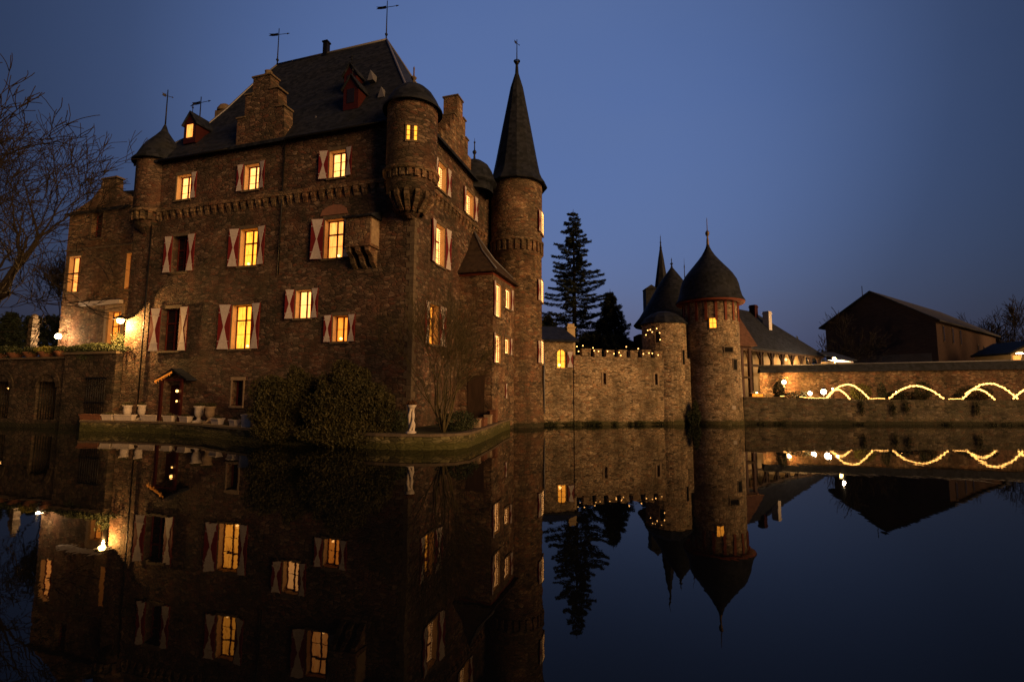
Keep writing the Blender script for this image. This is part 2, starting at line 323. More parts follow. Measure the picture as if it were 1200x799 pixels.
def window(owner, O, U, N, u0, u1, z0, z1, pane='lit_pale', sh=(.62,.62), depth=.5, transom=None, bars=2, mull=True, lights=False, candle=None, surround='dressed_dark', gap=.06, lining=True):
    O = Vector(O); m = MB()
    m.pbox(O,U,N,u0-.12,u1+.12,-.02,.10,z0-.13,z0-.003)            # sill
    m.pbox(O,U,N,u0-.14,u1+.14,-.02,.035,z1+.003,z1+.22)           # lintel
    m.pbox(O,U,N,u0-.10,u0-.003,-.02,.03,z0-.005,z1+.005); m.pbox(O,U,N,u1+.003,u1+.10,-.02,.03,z0-.005,z1+.005)
    w = m.build('window', M[surround], owner)
    f = MB(); d0, d1 = -depth+.07, -depth+.14; t = .075
    f.pbox(O,U,N,u0+.004,u0+t,d0,d1,z0+.004,z1-.004); f.pbox(O,U,N,u1-t,u1-.004,d0,d1,z0+.004,z1-.004)
    f.pbox(O,U,N,u0+t,u1-t,d0,d1,z0+.004,z0+t); f.pbox(O,U,N,u0+t,u1-t,d0,d1,z1-t,z1-.004)
    um = (u0+u1)/2; zt = z1-t
    if transom: zt = z0+(z1-z0)*transom; f.pbox(O,U,N,u0+t,u1-t,d0-.004,d1+.004,zt-.045,zt+.045)
    if mull: f.pbox(O,U,N,um-.04,um+.04,d0+.003,d1+.008,z0+t,z1-t)
    for k in range(1, bars+1):
        zz = z0+t+(zt-z0-t)*k/(bars+1); f.pbox(O,U,N,u0+t,u1-t,d0+.02,d0+.045,zz-.014,zz+.014)
    f.build('frame', M['frame'], w)
    if lining and pane != 'glass_dark':
        g = MB(); a_, b_ = -depth+.145, -.012
        g.pbox(O,U,N,u0+.002,u0+.02,a_,b_,z0+.002,z1-.002); g.pbox(O,U,N,u1-.02,u1-.002,a_,b_,z0+.002,z1-.002)
        g.pbox(O,U,N,u0+.019,u1-.019,a_,b_+.001,z1-.02,z1-.003); g.pbox(O,U,N,u0+.019,u1-.019,a_,b_+.001,z0+.003,z0+.02)
        g.build('reveal', M['lining'], w)
    g = MB(); a = O-N*(depth-.045)
    g.add([a+U*(u0+.01)+Z*(z0+.01),a+U*(u1-.01)+Z*(z0+.01),a+U*(u1-.01)+Z*(z1-.01),a+U*(u0+.01)+Z*(z1-.01)], [(0,1,2,3)])
    g.build('pane', M[pane], w)
    if sh:
        if sh[0]: shutter(w,O,U,N,u0-gap-sh[0],u0-gap,z0-.02,z1+.06)
        if sh[1]: shutter(w,O,U,N,u1+gap,u1+gap+sh[1],z0-.02,z1+.06,1)
    if lights:
        c = MB(); path = [(u0+.13,z0+.13),(u0+.13,z1-.13),(u1-.13,z1-.13),(u1-.13,z0+.13)]; pts = []
        for i in range(3 if lights != 'ring' else 4):
            p, r_ = path[i], path[(i+1)%4]; Ln = math.hypot(r_[0]-p[0], r_[1]-p[1]); n = max(2, int(Ln/.15))
            for k in range(n):
                for t_ in (0,.28,.5,.72):
                    q_ = (k+t_)/n; pts.append((O+U*(p[0]+(r_[0]-p[0])*q_)+N*(-depth+.17)+Z*(p[1]+(r_[1]-p[1])*q_), .036 if t_ == 0 else .009))
        c.tube([a for a,_ in pts], [b for _,b in pts], 5)
        c.build('light_chain', M['bulb_soft'], w)
    if candle is not None:
        c = MB(); cc = O+U*(u0+(u1-u0)*candle)+N*(-depth+.19)+Z*(z0+.22); c.ball(cc, .085, n=8); c.build('window_lamp', M['bulb'], w)
    return w
def pole_vane(owner, x, y, z0, h, name='weather_vane', arm=.75, ball=True, ang=0.25):
    m = MB(); m.tube([(x,y,z0-.3),(x,y,z0+h)], [.055,.03], 6)
    if ball: m.ball((x,y,z0+h*.12), .12)
    z = z0+h*.83; ca, sa = math.cos(ang), math.sin(ang)
    P = lambda a, b: (x+ca*a, y+sa*a, z+b)
    m.tube([P(-arm*.5,0),P(arm,.0)], .022, 5)
    for pts in ([P(-arm,.17),P(-arm*.45,.12),P(-.08,.14),P(-.08,-.10),P(-arm*.6,-.09),P(-arm,-.02),P(-arm*.8,.06)], [P(arm*.82,.07),P(arm*1.08,0),P(arm*.82,-.07)]):
        m.prism([Vector(p)-Vector((-sa,ca,0))*.012 for p in pts], Vector((-sa,ca,0))*.024)
    return m.build(name, M['iron'], owner)
def finial(owner, x, y, z0, h, r=.12):
    m = MB(); m.lathe((x,y,z0), [(.16,-.15),(.10,.1),(.07,h*.25),(r,h*.30),(r*1.5,h*.36),(r,h*.42),(.05,h*.46),(.04,h*.75),(r*.7,h*.8),(.02,h*.86),(.01,h)], 10)
    return m.build('finial', M['iron'], owner)

# ------------------------------------------------------------------ the castle: one block, local frame x right along the front, y into the block
TH = -0.3002923; CX, CY = -5.768, 28.7
cas = thing('castle_building', 'great brown stone castle block with steep slate roof and red and white shutters', 'castle', (CX,CY,0), TH)
W, D, EV = 22.8, 14.0, 19.45
FO, FU, FN = Vector((0,0,0)), Vector((-1,0,0)), Vector((0,-1,0))
SO, SU, SN = Vector((0,0,0)), Vector((0,1,0)), Vector((1,0,0))
Fw = [  # u0,u1,z0,z1, options
 (17.62,18.95,16.15,17.98, dict(pane='lit_pale', sh=(.5,.0))),
 (11.68,12.92,16.15,17.95, dict(pane='lit_pale', sh=(.5,.5))),
 (4.97,6.17,16.15,17.95, dict(pane='lit_pale', sh=(.5,.62))),
 (17.55,18.85,10.97,13.5, dict(pane='glass_dark', sh=(.66,.66), transom=.64)),
 (11.52,12.95,10.97,13.48, dict(pane='lit_yellow', sh=(.66,.74), transom=.64, bars=1, candle=.65)),
 (4.92,6.30,10.97,13.48, dict(pane='lit_amber', sh=(.6,.8), transom=.64, bars=1, candle=.35)),
 (17.78,19.42,5.48,8.42, dict(pane='glass_dark', sh=(.74,.8), transom=.66)),
 (11.66,13.25,5.48,8.38, dict(pane='lit_yellow', sh=(.66,.86), transom=.66, bars=1, candle=.3)),
 (7.08,8.25,7.30,9.10, dict(pane='lit_pale', sh=(.5,.6), bars=1)),
 (4.36,5.42,5.76,7.35, dict(pane='lit_orange', sh=(.5,.5), bars=1, candle=.62)),
 (11.98,12.88,1.82,3.45, dict(pane='glass_dark', sh=None, surround='dressed')),
]
Sw = [
 (2.95,4.25,16.05,17.9, dict(pane='lit_pale', sh=(.6,.6), lights=True)),
 (7.75,9.3,16.0,17.85, dict(pane='lit_pale', sh=(.5,.6), lights=True)),
 (2.82,4.2,10.95,13.65, dict(pane='lit_pale', sh=(.7,.72), transom=.64, lights=True)),
 (2.15,3.45,5.72,8.25, dict(pane='lit_yellow', sh=(.6,.95), transom=.66, candle=.25)),
]
DOOR = (17.22,18.42,.95,3.15)
m = MB()
wall_panel(m, FO, FU, FN, 0, W, -1.3, EV, [w[:4] for w in Fw]+[DOOR])
wall_panel(m, SO, SU, SN, 0, D, -1.3, EV, [w[:4] for w in Sw])
m.add([(-W,0,-1.3),(-W,D,-1.3),(-W,D,EV),(-W,0,EV)], [(0,3,2,1)]); m.add([(0,D,-1.3),(-W,D,-1.3),(-W,D,EV),(0,D,EV)], [(0,1,2,3)])
# tapered footing
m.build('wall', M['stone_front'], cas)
for w in Fw: window(cas, FO, FU, FN, *w[:4], **w[4])
for w in Sw: window(cas, SO, SU, SN, *w[:4], **w[4])
# relieving patch over a first floor window: pale brick lintel
m = MB()
pts = [(4.6,13.75),(6.65,13.75),(6.5,14.1),(6.1,14.32),(5.6,14.4),(5.1,14.32),(4.75,14.1)]
m.prism([FO+FU*a+FN*.0+Z*b for a,b in pts], FN*.035); m.build('relieving_arch', varied('brick lintel', (.30,.14,.09), (.2,.1,.07), 6), cas)
# wall quoins on the corner
m = MB()
for k in range(34):
    z = 1.0+k*.36; a = .5 if k%2 else .28
    m.box(-a,.02,-.02,(.78-a),z,z+.34)
m.build('quoins', M['dressed_dark'], cas)
# corbel frieze, front and side
m = MB()
random.seed(4)
def frieze(m, O, U, N, u0, u1, z, sp=.62):
    m.pbox(O,U,N,u0,u1,0,.20,z-.16,z+.10)
    n = int((u1-u0)/sp)
    for k in range(n):
        a = u0+(k+.5)*(u1-u0)/n; w = .15
        m.pbox(O,U,N,a-w,a+w,0,.17,z-.42,z-.16)
        m.prism([Vector(O)+U*(a-w)+N*0+Z*(z-.42),Vector(O)+U*(a-w)+N*.13+Z*(z-.42),Vector(O)+U*(a-w)+N*.02+Z*(z-.78),Vector(O)+U*(a-w)+N*0+Z*(z-.78)], U*(2*w))
        b = a+sp/2                                                # little arch between the corbels
        if k < n-1:
            m.prism([Vector(O)+U*(b-sp/2+w+.003)+N*.003+Z*(z-.16),Vector(O)+U*(b-sp/2+w+.003)+N*.003+Z*(z-.34),Vector(O)+U*(b-.05)+N*.003+Z*(z-.20),Vector(O)+U*(b-.05)+N*.003+Z*(z-.16)], N*.13)
            m.prism([Vector(O)+U*(b+sp/2-w-.003)+N*.003+Z*(z-.16),Vector(O)+U*(b+.05)+N*.003+Z*(z-.16),Vector(O)+U*(b+.05)+N*.003+Z*(z-.20),Vector(O)+U*(b+sp/2-w-.003)+N*.003+Z*(z-.34)], N*.13)
frieze(m, FO,FU,FN, 1.9, 20.6, 15.55); frieze(m, SO,SU,SN, 1.3, 11.9, 15.55)
m.build('frieze', M['stone'], cas)
# upper storey stands a little proud
# roof with swept left hip
def hipL(t): 
    dz = {0:0,.2:-.42,.4:-1.0,.6:-.75,.8:-.22,1:0}[t]; return (-(W-5.4*t), 7*t, 19.5+11.2*t+dz)
def hipR(t): return (-6.7*t, 7*t, 19.5+11.2*t)
ts = [0,.2,.4,.6,.8,1]; m = MB()
ov = .35
for side in (0,1):
    f = (lambda p: p) if side == 0 else (lambda p: (p[0], D-p[1], p[2]))
    for a,b in zip(ts,ts[1:]):
        A,B,C_,E_ = f(hipL(a)),f(hipR(a)),f(hipR(b)),f(hipL(b)); m.add([A,B,C_,E_], [(0,1,2,3)] if side==0 else [(3,2,1,0)])
for a,b in zip(ts,ts[1:]):
    g = lambda p: (p[0], D-p[1], p[2])
    m.add([hipL(a),hipL(b),g(hipL(b)),g(hipL(a))], [(0,1,2,3)]); m.add([hipR(a),g(hipR(a)),g(hipR(b)),hipR(b)], [(0,1,2,3)])
# projecting eaves
m.prism([(-W,0,19.30),(0.0,0,19.30),(0.0,0,19.5),(-W,0,19.5)], (0,-.38,-.28)); m.prism([(0,0,19.30),(0,D,19.30),(0,D,19.5),(0,0,19.5)], (.38,0,-.28))
rf = m.build('roof', M['slate'], cas)
m = MB(); m.tube([hipR(t) for t in ts], .09, 6); m.tube([hipL(t) for t in ts], .08, 6); m.tube([hipL(1), hipR(1)], .11, 6); m.tube([(hipR(t)[0], D-hipR(t)[1], hipR(t)[2]) for t in ts], .09, 6)
m.build('ridge_flashing', M['lead'], rf)
m = MB(); m.tube([(-2.0,-.42,19.08),(-9.3,-.42,19.08),(-9.6,-.12,18.8)], .065, 6); m.build('gutter', M['iron'], rf)
m = MB(); m.tube([(-20.3,-.42,19.08),(-14.1,-.42,19.08)], .065, 6); m.build('gutter', M['iron'], rf)
pole_vane(rf, -6.75, 7, 30.75, 3.3, ang=.1, arm=.95); pole_vane(rf, -17.4, 7, 30.75, 3.3, ang=.15, arm=.95)
pole_vane(rf, *hipL(.4)[:2], hipL(.4)[2], 2.9, ang=.0, arm=.95)
m = MB(); m.box(-12.62,-12.22,6.8,7.2,30.2,31.6); m.box(-12.68,-12.16,6.74,7.26,31.6,31.72); m.build('vent_pipe', M['iron'], rf)
m = MB(); m.box(-21.0,-19.9,4.4,5.4,22,25.7); m.lathe((-20.45,4.9,25.7), [(.62,0),(.60,.25),(.42,.55),(.15,.72),(.02,.75)], 14); m.build('chimney', M['dressed_dark'], rf)
def dormer(x, y, z, w, h, lit, dp=1.3, vane=True):
    m = MB(); m.box(x-w/2,x+w/2,y,y+dp,z,z+h); m.prism([(x-w/2,y,z+h+.003),(x+w/2,y,z+h+.003),(x,y,z+h+w*.75)], (0,dp,0))
    d = m.build('dormer', M['wood_red'], rf)
    m = MB()
    for s in (-1,1): m.prism([(x+s*(w/2+.14),y-.12,z+h-.14),(x,y-.12,z+h+w*.75+.03),(x,y-.12,z+h+w*.75+.11),(x+s*(w/2+.16),y-.12,z+h-.06)][::s], (0,dp+.3,0))
    if vane: m.tube([(x,y+.1,z+h+w*.7),(x,y+.1,z+h+w*.75+.85)], .025, 5); m.ball((x,y+.1,z+h+w*.75+.45), .07); m.tube([(x-.22,y+.1,z+h+w*.75+.6),(x+.22,y+.1,z+h+w*.75+.68)], .03, 5)
    m.build('dormer_roof', M['slate'], rf)
    m = MB(); m.box(x-w*.24,x+w*.24,y-.03,y-.005,z+h*.30,z+h*.95); m.build('dormer_window', M['lit_amber' if lit else 'glass_dark'], rf)
dormer(-19.2, .9, 20.9, 1.15, 1.5, True); dormer(-6.75, 2.6, 23.6, 1.0, 1.35, False); dormer(-5.55, 1.1, 21.3, 1.15, 1.5, False)
for a_, b_, c_, d_ in ((-8.2,1.0,20.5,.32),(-3.6,1.6,22.1,.26),(-5.2,2.7,24.3,.24)):
    m = MB(); m.prism([(a_-d_,b_,c_),(a_+d_,b_,c_),(a_,b_,c_+.75)], (0,.8,0)); m.build('roof_vent', M['lead'], rf)
# stepped wall dormer on the front
GB = [(13.8,EV-.1),(13.8,21.35),(13.55,21.35),(13.2,21.35),(13.2,22.9),(12.62,22.95),(12.62,24.05),(11.95,24.2),(11.2,24.1),(11.1,23.1),(10.5,22.95),(10.35,21.7),(9.9,21.6),(9.75,EV-.1)]
m = MB(); m.prism([(-a,-.02,b) for a,b in GB], (0,.8,0)); g1 = m.build('stepped_gable', M['stone_front'], cas)
for a, b, z in ((-13.9,-13.1,21.35),(-12.72,-11.1,24.12),(-10.55,-9.85,21.66),(-13.28,-12.55,22.95),(-11.2,-10.4,23.05)): m = MB(); m.box(a,b,-.08,.84,z,z+.11); m.build('coping_slab', M['dressed_dark'], g1)
m = MB(); m.lathe((-11.7,.35,24.23), [(.22,0),(.3,.12),(.22,.3),(.26,.42),(.05,.55),(.01,.6)], 10); m.build('gable_knob', M['dressed_dark'], g1)
m = MB(); m.prism([(-13.4,.8,20.9),(-10.2,.8,20.9),(-11.8,.8,23.3)], (0,1.6,0)); m.build('gable_roof', M['slate'], g1)
# crow-stepped gable with chimney over the side facade
GS = [(3.3,EV-.1),(3.3,20.2),(4.0,20.2),(4.0,21.0),(4.7,21.0),(4.7,21.8),(5.3,21.8),(5.3,22.4),(5.86,22.4),(5.86,24.1),(6.85,24.1),(6.85,22.95),(7.4,22.95),(7.4,21.7),(7.95,21.7),(7.95,20.6),(8.6,20.6),(8.6,EV-.1)]
m = MB(); m.prism([(.02,a,b) for a,b in GS], (-1.1,0,0)); g2 = m.build('stepped_gable', M['stone'], cas)
for a,b,z in ((5.8,6.9,24.1),(6.9,7.5,22.95),(7.42,8.05,21.7),(5.25,5.84,22.4)): m = MB(); m.box(-1.16,.09,a,b,z,z+.1); m.build('coping_slab', M['dressed_dark'], g2)
m = MB(); m.prism([(-1.1,4.0,20.0),(-1.1,8.2,20.0),(-1.1,6.1,22.2)], (-2.2,0,0)); m.build('gable_roof', M['slate'], g2)
# corner turret, right
TX, TY = -.3, 0
m = MB(); m.lathe((TX,TY,0), [(.25,12.9),(.55,13.2),(.75,13.6),(1.2,14.2),(1.42,14.35),(1.44,15.4),(1.5,15.5),(1.5,19.7)], 36)
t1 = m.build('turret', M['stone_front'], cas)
m = MB(); m.lathe((TX,TY,0), [(1.5,15.42),(1.66,15.46),(1.68,15.64),(1.5,15.70)], 36)
for k in range(22):
    a = 2*math.pi*k/22; ux = Vector((-math.sin(a),math.cos(a),0)); nn = Vector((math.cos(a),math.sin(a),0)); c = Vector((TX,TY,0))+nn*1.43
    m.pbox(c,ux,nn,-.13,.13,-.05,.12,15.0,15.44)
for k in range(9):
    a = math.pi*(-.85+1.2*k/8); ux = Vector((-math.sin(a),math.cos(a),0)); nn = Vector((math.cos(a),math.sin(a),0)); c = Vector((TX,TY,0))+nn*.7
    m.prism([c-ux*.13+nn*.68+Z*14.32,c-ux*.13+nn*.68+Z*13.95,c-ux*.13+nn*.1+Z*13.2,c-ux*.13-nn*.2+Z*14.32], ux*.26)
m.build('turret_corbels', M['stone'], t1)
m = MB(); m.lathe((TX,TY,0), [(1.78,19.50),(1.80,19.58),(1.64,19.8),(1.46,20.2),(1.18,20.65),(.82,21.0),(.42,21.25),(.14,21.38),(.01,21.4)], 32); m.build('turret_roof', M['slate'], t1)
m = MB(); m.lathe((TX,TY,21.35), [(.12,-.05),(.10,.12),(.05,.16),(.05,.3),(.15,.38),(.18,.46),(.09,.54),(.045,.6),(.045,1.0),(.06,1.05),(.01,1.2)], 10); m.build('finial', M['dressed_dark'], t1)
# turret window on a flat set in the drum (azimuth facing the viewer)
az = R(-62); nn = Vector((math.cos(az),math.sin(az),0)); uu = Vector((-math.sin(az),math.cos(az),0)); wc = Vector((TX,TY,0))+nn*1.47
w = MB(); w.pbox(wc,uu,nn,-.38,.38,-.25,.07,16.95,17.07); w.pbox(wc,uu,nn,-.38,.38,-.25,.07,17.93,18.05); w.pbox(wc,uu,nn,-.38,-.28,-.25,.05,17.07,17.93); w.pbox(wc,uu,nn,.28,.38,-.25,.05,17.07,17.93); w = w.build('window', M['dressed_dark'], cas)
m = MB(); m.pbox(wc,uu,nn,-.28,.28,-.05,.02,17.07,17.93); m.build('pane', M['lit_yellow'], w)
m = MB(); m.pbox(wc,uu,nn,-.02,.02,.022,.045,17.07,17.93); m.pbox(wc,uu,nn,-.28,.28,.022,.04,17.34,17.365); m.pbox(wc,uu,nn,-.28,.28,.022,.04,17.63,17.655); m.build('frame', M['frame'], w)
# left turret
LX, LY = -21.7, .9
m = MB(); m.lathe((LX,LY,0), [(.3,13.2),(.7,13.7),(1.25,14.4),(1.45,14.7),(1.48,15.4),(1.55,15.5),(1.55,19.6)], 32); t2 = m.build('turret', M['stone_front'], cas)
m = MB(); m.lathe((LX,LY,0), [(1.5,15.42),(1.70,15.46),(1.72,15.64),(1.55,15.70)], 32)
for k in range(20):
    a = 2*math.pi*k/20; ux = Vector((-math.sin(a),math.cos(a),0)); nn = Vector((math.cos(a),math.sin(a),0)); c = Vector((LX,LY,0))+nn*1.47
    m.pbox(c,ux,nn,-.11,.11,-.05,.2,14.85,15.44)
m.build('turret_corbels', M['stone'], t2)
m = MB(); m.lathe((LX,LY,0), [(1.85,19.40),(1.88,19.48),(1.62,19.85),(1.35,20.5),(1.0,21.1),(.55,21.7),(.25,22.15),(.1,22.6),(.02,22.8)], 32); m.build('turret_roof', M['slate'], t2)
pole_vane(t2, LX, LY, 22.6, 2.9, arm=.35, ball=False, ang=.9)
m = MB(); m.lathe((-20.4,3.0,20.6), [(.14,0),(.12,.9),(.26,1.0),(.30,1.15),(.14,1.3),(.08,1.5),(.07,2.3),(.01,2.6)], 10); m.tube([(-20.75,3.0,21.85),(-20.05,3.0,21.9)], .05, 5); m.build('finial', M['gilt'], rf)
# far turret at the end of the side facade
m = MB(); m.lathe((-.5,10.6,0), [(1.55,18.6),(1.55,19.3),(1.82,19.32),(1.84,19.42),(1.62,19.8),(1.45,20.4),(1.15,20.9),(.7,21.25),(.15,21.45),(.01,21.5)], 28); t3 = m.build('turret', M['slate'], cas); finial(t3, -.5, 10.6, 21.45, 1.9)
# box bay on the front
m = MB(); m.box(-4.05,-2.35,-1.0,0.02,11.25,13.0); b = m.build('box_bay', M['stone'], cas)
m = MB(); m.prism([(-4.2,-1.15,13.003),(-4.2,.02,13.003),(-4.2,.02,13.6),(-4.2,-1.15,13.1)], (2.0,0,0)); m.build('bay_roof', M['slate'], b)
m = MB()
for x in (-3.9,-3.25,-2.6):
    m.prism([(x-.14,0.02,11.247),(x-.14,-.95,11.247),(x-.14,-.9,11.0),(x-.14,-.5,10.75),(x-.14,-.35,10.4),(x-.14,.02,10.1)], (.28,0,0))
m.build('bay_corbels', M['stone'], b)
m = MB(); m.box(-2.36,-2.33,-.9,-.1,11.4,12.9); m.build('bay_pale_face', M['dressed'], b)  # paler stone over the right face of the box bay
# ground floor door with small roof and icicle lights
m = MB(); m.box(-DOOR[1]+.01,-DOOR[0]-.01,.25,.32,.95,3.14); dr = m.build('door', M['wood_red'], cas)
m = MB(); m.ball((-17.42,.18,2.0), .05); m.build('handle', M['iron'], dr)
pr = MB(); 
for s in (-1,1): pr.prism([(-17.25,-.75,4.25),(-17.25+s*1.35,-.75,3.55),(-17.25+s*1.35,-.75,3.45),(-17.25,-.75,4.13)][::s], (0,.75,0))
pr = pr.build('porch_roof', M['slate'], cas)
m = MB()
for x in (-18.2,-16.45): m.box(x-.09,x+.09,-.68,-.54,.8,3.5)
m.box(-18.35,-16.3,-.69,-.52,3.42,3.54); m.build('porch_frame', M['wood_red'], pr)
m = MB(); random.seed(8); pts = []
for k in range(16):
    x = -18.6+k*.095; zt = 3.44+(x+18.6)*.42
    for dz, r_ in ((0,.008),(.06,.014),(.12,.005),(.18*random.uniform(.6,1.3),.013),(.08,.005)): pts.append(((x+dz*.25,-.8,zt-dz), r_))
m.tube([a for a,_ in pts], [b for _,b in pts], 4)
m.build('icicle_lights', M['lit_orange'], pr)
m = MB(); m.ball((-16.62,-.76,2.75), .085); m.build('porch_lamp', M['bulb'], pr); m = MB(); m.ball((-16.6,-.76,2.1), .055); m.build('porch_lamp', M['bulb'], pr)
# hanging down pipe
for a_, b_, c_ in ((-20.9,1,14.8),(-9.6,10.2,18.8)): m = MB(); m.tube([(a_,-.12,b_),(a_,-.12,c_)], .045, 6); m.build('downpipe', M['iron'], cas)
# corner lamp of the front (bright) with a hood
lp = thing('wall_lamp', 'brighter hooded wall lamp at the castle corner above the hedge terrace', 'lamp', (0,0,0), 0)
lp.location = Vector((CX,CY,0)) + Matrix.Rotation(TH,3,'Z') @ Vector((-22.5,-.6,7.7)); lp.rotation_euler = (0,0,TH)
m = MB(); m.lathe((0,0,0), [(.05,-.26),(.17,-.2),(.21,-.02),(.15,.10)], 14, capt=True); m.build('lamp_glass', M['lamp'], lp)
m = MB(); m.lathe((0,0,0), [(.46,.02),(.40,.12),(.22,.22),(.08,.30),(.01,.32)], 24); m.tube([(0,0,.3),(.2,.1,.45),(.56,.5,.3)], .03, 6); m.build('lamp_hood', M['iron'], lp)
def point(name, parent, loc, e, col, r=.1):
    d = bpy.data.lights.new(name, 'POINT'); d.energy = e*K*5; d.color = col; d.shadow_soft_size = r
    o = bpy.data.objects.new(name, d); COL.objects.link(o); o.parent = parent; o.location = loc; return o
point('lamp_light', lp, (0,.05,-.34), 620, (1,.50,.14), .06)

# ------------------------------------------------------------------ left wing
wg = thing('castle_wing', 'narrower left wing of the castle, set back, with stepped gable and lit cross window', 'castle wing', (CX,CY,0), TH)
WV = 5.0; WO = Vector((0,WV,0))
Ww = [(36.2,37.7,11.55,14.85, dict(pane='lit_amber', sh=None, transom=.56, bars=3, surround='dressed_dark')),
      (33.85,35.2,16.3,18.75, dict(pane='glass_dark', sh=None, transom=.6)),
      (29.75,30.55,11.4,14.6, dict(pane='lit_orange', sh=None)),
      (30.6,32.1,6.4,9.55, dict(pane='lit_orange', sh=None, transom=.6, surround='dressed'))]
m = MB(); wall_panel(m, WO, FU, FN, W, 38.2, -1.3, 18.9, [w[:4] for w in Ww])
m.add([(-38.2,WV,-1.3),(-38.2,WV+9,-1.3),(-38.2,WV+9,18.9),(-38.2,WV,18.9)], [(0,3,2,1)])
G = [(-38.2,18.903),(-35.6,20.0),(-34.4,21.1),(-34.4,21.7),(-32.6,21.6),(-32.5,20.6),(-31.5,20.2),(-30.6,19.4),(-30.6,18.903)]
m.prism([(a,WV+.001,b) for a,b in G], (0,.6,0)); m.build('wall', M['stone'], wg)
for w in Ww: window(wg, WO, FU, FN, *w[:4], **w[4])
m = MB(); m.prism([(-38.5,WV+.61,18.8),(-22.9,WV+.61,18.8),(-22.9,WV+.61,19.3),(-26.5,WV+.61,22.5),(-31.2,WV+.61,20.6),(-34,WV+.61,20.8)], (0,6,0)); m.box(-38.55,-30.5,WV-.25,WV+.6,18.75,18.9) ; m.build('roof', M['slate'], wg)
m = MB(); m.box(-34.5,-32.5,WV-.06,WV+.7,21.7,21.85); m.build('gable_coping', M['dressed_dark'], wg)
m = MB(); m.box(-38.25,-22.9,WV-.06,WV,15.35,15.5); m.build('string_course', M['dressed_dark'], wg)
m = MB(); m.box(-35.45,-30.5,WV-.35,WV,10.2,10.5); m.build('canopy_beam', M['white'], wg)
m = MB(); m.box(-32.5,-32.2,WV-.08,WV,6.4,10.0); m.box(-30.5,-30.2,WV-.08,WV,6.4,10.0); m.box(-32.5,-30.2,WV-.09,WV,9.8,10.1); m.build('door_surround', M['dressed'], wg)
lp2 = thing('wall_lamp', 'round white lamp on the outer left edge of the castle wing above the arcade', 'lamp')
lp2.location = Vector((CX,CY,0)) + Matrix.Rotation(TH,3,'Z') @ Vector((-37.3,WV-.55,7.5)); lp2.rotation_euler = (0,0,TH)
m = MB(); m.ball((0,0,0), .24); m.build('lamp_glass', M['lampw'], lp2); m = MB(); m.tube([(0,0,.2),(.05,.2,.42),(.3,.75,.35)], .03, 6); m.lathe((0,0,0), [(.1,.19),(.09,.25),(.01,.28)], 8); m.build('lamp_arm', M['iron'], lp2)
point('lamp_light', lp2, (.05,-.30,.05), 130, (1,.66,.34), .1)

# ------------------------------------------------------------------ side bay tower
ba = thing('stair_annex', 'square stone annex with pyramid slate roof on the castle right side, fairy-lit windows', 'annex', (CX,CY,0), TH)
BW = 2.55; b0, b1 = 6.75, 12.1
BO = Vector((BW,0,0)); Bw = [(7.25,8.55,8.1,10.5,dict(pane='lit_pale', sh=(.45,.0), lights='ring', transom=None, bars=1)),(9.5,10.8,9.05,10.6,dict(pane='lit_pale', sh=(.0,.4), lights='ring', bars=1)),
      (7.25,8.5,4.8,6.85,dict(pane='lit_pale', sh=(.45,.0), lights='ring', bars=1)),(9.5,10.6,5.6,6.8,dict(pane='lit_pale', sh=(.0,.4), lights='ring', bars=1))]
m = MB(); wall_panel(m, BO, SU, SN, b0, b1, -1.3, 11.3, [w[:4] for w in Bw], depth=.3)
m.add([(0,b0,-1.3),(BW,b0,-1.3),(BW,b0,11.3),(0,b0,11.3)], [(0,1,2,3)]); m.add([(0,b1,-1.3),(BW,b1,-1.3),(BW,b1,11.3),(0,b1,11.3)], [(3,2,1,0)]); m.build('wall', M['stone'], ba)
for w in Bw: window(ba, BO, SU, SN, *w[:4], depth=.3, **w[4])
m = MB(); ap = (0.02,9.3,15.1); e = .35
P = [(0,b0-e,11.25),(BW+e,b0-e,11.25),(BW+e,b1+e,11.25),(0,b1+e,11.25)]
mid = [tuple(p[i]*.42+ap[i]*.58-(.35 if i==2 else 0) for i in range(3)) for p in P]
for i in range(3):
    m.add([P[i],P[i+1],mid[i+1],mid[i]], [(0,1,2,3)]); m.add([mid[i],mid[i+1],ap], [(0,1,2)])
m.add([Vector(p)-Z*.12 for p in P], [(3,2,1,0)]); m.add(P[:3]+[Vector(p)-Z*.12 for p in P[:3]], [(0,3,4,1),(1,4,5,2)]); r_ = m.build('roof', M['slate_brown'], ba)
m = MB(); m.tube([P[1],mid[1],ap], .07, 5); m.tube([P[2],mid[2],ap], .07, 5); m.build('hip_flashing', M['lead'], r_)
m = MB(); m.box(0,BW+.02,b0-.05,b1+.05,10.95,11.12); m.build('eave_board', M['eave_red'], ba)
m = MB(); m.box(.75,2.0,b0-.03,b0+.1,1.0,3.9); m.build('door', M['wood_dark'], ba)
m = MB(); m.box(BW,BW+.05,9.6,9.95,2.3,3.4); sh_ = m.build('slit_window', M['red'], ba)
m = MB(); m.prism([(BW+.052,9.62,3.38),(BW+.052,9.93,3.38),(BW+.052,9.79,2.85),(BW+.052,9.76,2.85)], (.012,0,0)); m.prism([(BW+.052,9.76,2.85),(BW+.052,9.79,2.85),(BW+.052,9.93,2.32),(BW+.052,9.62,2.32)], (.012,0,0)); m.build('white_marking', M['white'], sh_)

